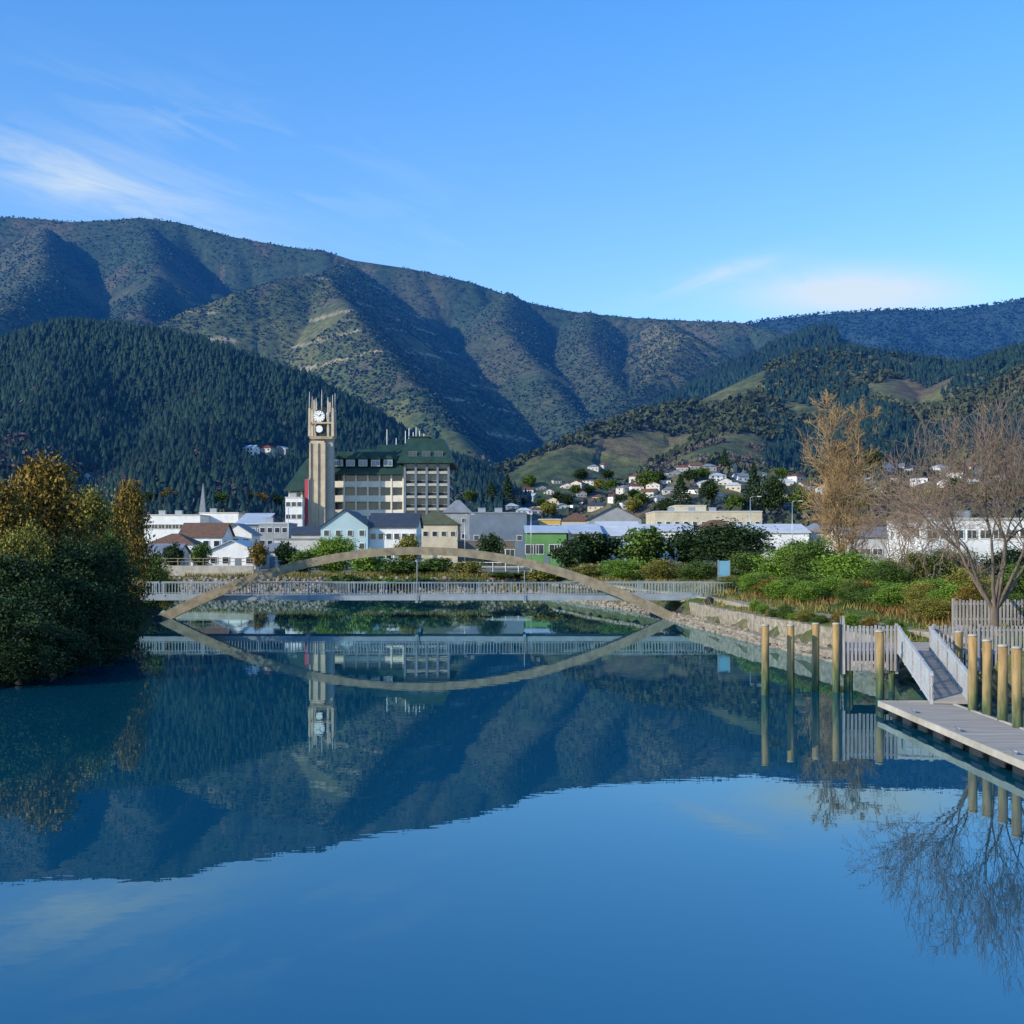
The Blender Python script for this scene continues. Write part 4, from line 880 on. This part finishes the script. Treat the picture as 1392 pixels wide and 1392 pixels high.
# boardwalk
bwk=thing('boardwalk','timber boardwalk on posts above the right bank','boardwalk',(22,61,0))
zd2=1.80
m=MB()
for i in range(110): 
    a=-6.6+i*.16; m.box(a,a+.145,-3.2,min(3.6,-2.9+(a+6.6)*3.9),zd2-.05,zd2)
m.build('deck',M['deckwood'],bwk)
m=MB()
for q in (-3.1,-1,1.2,3.4): m.box(-6.5+max(0,(q+3.1)/3.9),11,q-.1,q+.1,zd2-.35,zd2-.055)
m.build('bearer',M['beamwood'],bwk)
for q in (-3.0,1.2):
    for i in range(9):
        a=(-6.3 if q<0 else -5.0)+i*2.1; MB().tube([(a,q,-2.2),(a+.02,q,zd2-.36)],.15,10).build('support_post',M['pile'],bwk)
def fence(label,pts,zb,zt,name='picket_fence'):
    r=thing(name,label,'fence',(pts[0][0],pts[0][1],zb)); O=Vector((pts[0][0],pts[0][1])); rn=random.Random(len(label))
    for a,b in zip(pts[:-1],pts[1:]):
        a=Vector(a)-O; b=Vector(b)-O; Lg=(b-a).length; d=(b-a)/Lg; nr=Vector((d.y,-d.x)); k=max(1,round(Lg/2.2)); h=zt-zb
        def bxx(m,s0,s1,t0,t1,z0_,z1_):
            c=[a+d*s0+nr*t0,a+d*s1+nr*t0,a+d*s1+nr*t1,a+d*s0+nr*t1]; m.hexa([(q.x,q.y,z0_) for q in c]+[(q.x,q.y,z1_) for q in c])
        for i in range(k):
            s0,s1=Lg*i/k+.02,Lg*(i+1)/k-.02; m=MB(); n=int((s1-s0)/.18)
            for j in range(n):
                q=s0+(s1-s0)*(j+.5)/n; bxx(m,q-.055,q+.055,.036,.062,.0+rn.uniform(-.03,.03),h+rn.uniform(-.05,.05))
            m.build('picket_panel',M['fencewood'],r)
            m=MB(); bxx(m,s0,s1,-.03,.034,h*.45,h*.45+.1); bxx(m,s0,s1,-.03,.034,h-.25,h-.15); m.build('rail',M['fencewood'],r)
        for i in range(k+1):
            m=MB(); q=Lg*i/k; bxx(m,q-.06,q+.06,-.16,-.032,-.15,h+.08); m.build('post',M['fencewood'],r)
fence('grey picket fence on the boardwalk edge left of gangway',[(17.15,64.4),(15.4,57.75),(18.0,57.75)],1.0,3.12)
fence('grey picket fence on the boardwalk edge right of gangway',[(19.75,57.75),(26.2,57.75),(33,57.75)],1.0,3.1)
fence('upper grey picket fence at the right edge behind boardwalk',[(23.6,66),(33,66)],2.0,3.95)
# information board, lamp posts
ib=thing('information_board','blue information board on two posts by right end of footbridge','sign',(X(984,121),121,G(X(984,121),121)))
for sx in (-.55,.55): MB().box(sx-.06,sx+.06,-.06,.06,-.4,3.0).build('post',M['steel'],ib)
MB().box(-.487,.487,-.04,.04,1.3,2.9).build('panel',M['signblue'],ib)
def lamp(label,px,ytop,Y):
    x=X(px,Y); z=G(x,Y); h=Z(ytop,Y)-z; r=thing('street_lamp',label,'street lamp',(x,Y,z))
    MB().tube([(0,0,-.4),(0,0,h*.5),(0,0,h)],[.1,.08,.055],8).build('pole',M['steel'],r)
    MB().tube([(0,0,h-.05),(.5,0,h+.12),(1.1,0,h+.15)],.04,6).build('arm',M['steel'],r)
    m=MB(); m.frustum((1.0,1.7,-.14,.14),h+.06,(1.05,1.6,-.09,.09),h+.2); m.build('lamp_head',M['offwhite'],r)
lamp('thin street lamp right of the largest dark round tree',1020,676,190)
lamp('thin street lamp left of the golden bare tree',1077,682,200)
lamp('thin street lamp beside the blue grey hall',722,690,230)
lamp('thin street lamp in front of the green roofed building',632,700,215)
lamp('thin street lamp standing behind the white houses',392,690,240)
# ------------------------------------------------------------------ light, sky, camera
az=Vector((-.84,-.54,0)).normalized(); el=R(23); sv=Vector((az.x*math.cos(el),az.y*math.cos(el),math.sin(el)))
sd=bpy.data.lights.new('sun','SUN'); sd.energy=5.0; sd.angle=R(.5); sd.color=(1,.90,.73); so=bpy.data.objects.new('sun',sd); C.objects.link(so); so.rotation_euler=(-sv).to_track_quat('-Z','Y').to_euler(); so.location=(-50,-50,80)
W=bpy.data.worlds.new('World'); bpy.context.scene.world=W; W.use_nodes=True; nt=W.node_tree; bg=nt.nodes['Background']
sk=N(nt,'ShaderNodeTexSky',sky_type='NISHITA'); sk.sun_disc=False; sk.sun_elevation=el; sk.sun_rotation=math.atan2(az.x,az.y); sk.air_density=1.0; sk.dust_density=.3; sk.ozone_density=2.0
tc=N(nt,'ShaderNodeTexCoord'); sx=N(nt,'ShaderNodeSeparateXYZ'); nt.links.new(tc.outputs['Generated'],sx.inputs[0])
tr_=N(nt,'ShaderNodeValToRGB'); tr_.color_ramp.elements[0].position=0; tr_.color_ramp.elements[0].color=(.56,.57,.61,1); tr_.color_ramp.elements[1].position=.42; tr_.color_ramp.elements[1].color=(.28,.61,.92,1)
q=tr_.color_ramp.elements.new(.2); q.color=(.42,.585,.77,1)
nt.links.new(sx.outputs['Z'],tr_.inputs[0])
mu=N(nt,'ShaderNodeMixRGB',blend_type='MULTIPLY'); mu.inputs[0].default_value=1; nt.links.new(sk.outputs[0],mu.inputs[1]); nt.links.new(tr_.outputs[0],mu.inputs[2])
sc2=N(nt,'ShaderNodeVectorMath',operation='SCALE'); sc2.inputs[3].default_value=2.05; nt.links.new(mu.outputs[0],sc2.inputs[0])
yy_=mth(nt,'MAXIMUM',sx.outputs['Y'],.05); u=mth(nt,'DIVIDE',sx.outputs['X'],yy_); v=mth(nt,'DIVIDE',sx.outputs['Z'],yy_)
def cloud(px,py,ang,sa,sb,fa,fb,lo,hi,amp):
    u0=(px-CX)/F; v0=(HY-py)/F; c,s=math.cos(R(ang)),math.sin(R(ang)); du=mth(nt,'SUBTRACT',u,u0); dv=mth(nt,'SUBTRACT',v,v0)
    a=mth(nt,'ADD',mth(nt,'MULTIPLY',du,c),mth(nt,'MULTIPLY',dv,s)); b=mth(nt,'SUBTRACT',mth(nt,'MULTIPLY',dv,c),mth(nt,'MULTIPLY',du,s))
    a2=mth(nt,'DIVIDE',a,sa); b2=mth(nt,'DIVIDE',b,sb)
    e=mth(nt,'EXPONENT',mth(nt,'MULTIPLY',mth(nt,'ADD',mth(nt,'MULTIPLY',a2,a2),mth(nt,'MULTIPLY',b2,b2)),-1.))
    cb=N(nt,'ShaderNodeCombineXYZ'); nt.links.new(mth(nt,'ADD',mth(nt,'MULTIPLY',a,fa),px*.13),cb.inputs[0]); nt.links.new(mth(nt,'MULTIPLY',b,fb),cb.inputs[1])
    nz=N(nt,'ShaderNodeTexNoise'); nz.noise_dimensions='2D'; nz.inputs['Scale'].default_value=1; nz.inputs['Detail'].default_value=5; nz.inputs['Roughness'].default_value=.58; nz.inputs['Distortion'].default_value=.5; nt.links.new(cb.outputs[0],nz.inputs[0])
    mr=N(nt,'ShaderNodeMapRange'); mr.inputs[1].default_value=lo; mr.inputs[2].default_value=hi; nt.links.new(nz.outputs[0],mr.inputs[0])
    return mth(nt,'MULTIPLY',mth(nt,'MULTIPLY',e,mr.outputs[0]),amp)
cl=cloud(110,245,-17,.13,.026,8,50,.25,.75,.8)
for args in ((340,215,-20,.15,.04,9,45,.45,.85,.35),(1165,398,0,.085,.019,10,34,.05,.45,1.15),(980,372,16,.06,.007,14,60,.25,.6,.5)):
    cl=mth(nt,'ADD',cl,cloud(*args))
cl=mth(nt,'MINIMUM',cl,.92)
front=mth(nt,'GREATER_THAN',sx.outputs['Y'],.06); cl=mth(nt,'MULTIPLY',cl,front)
mx=N(nt,'ShaderNodeMixRGB'); nt.links.new(cl,mx.inputs[0]); nt.links.new(sc2.outputs[0],mx.inputs[1]); mx.inputs[2].default_value=(4.6,5.4,6.1,1)
nt.links.new(mx.outputs[0],bg.inputs[0]); bg.inputs[1].default_value=.15
cd=bpy.data.cameras.new('camera'); cd.sensor_width=36; cd.lens=36*F/1392; cd.shift_y=(HY-696)/1392; cd.clip_start=.5; cd.clip_end=20000
co=bpy.data.objects.new('camera',cd); C.objects.link(co); co.location=(0,0,CH); co.rotation_euler=(math.pi/2,0,0); bpy.context.scene.camera=co
sc=bpy.context.scene; sc.view_settings.view_transform='Standard'; sc.view_settings.look='None'; sc.view_settings.exposure=0
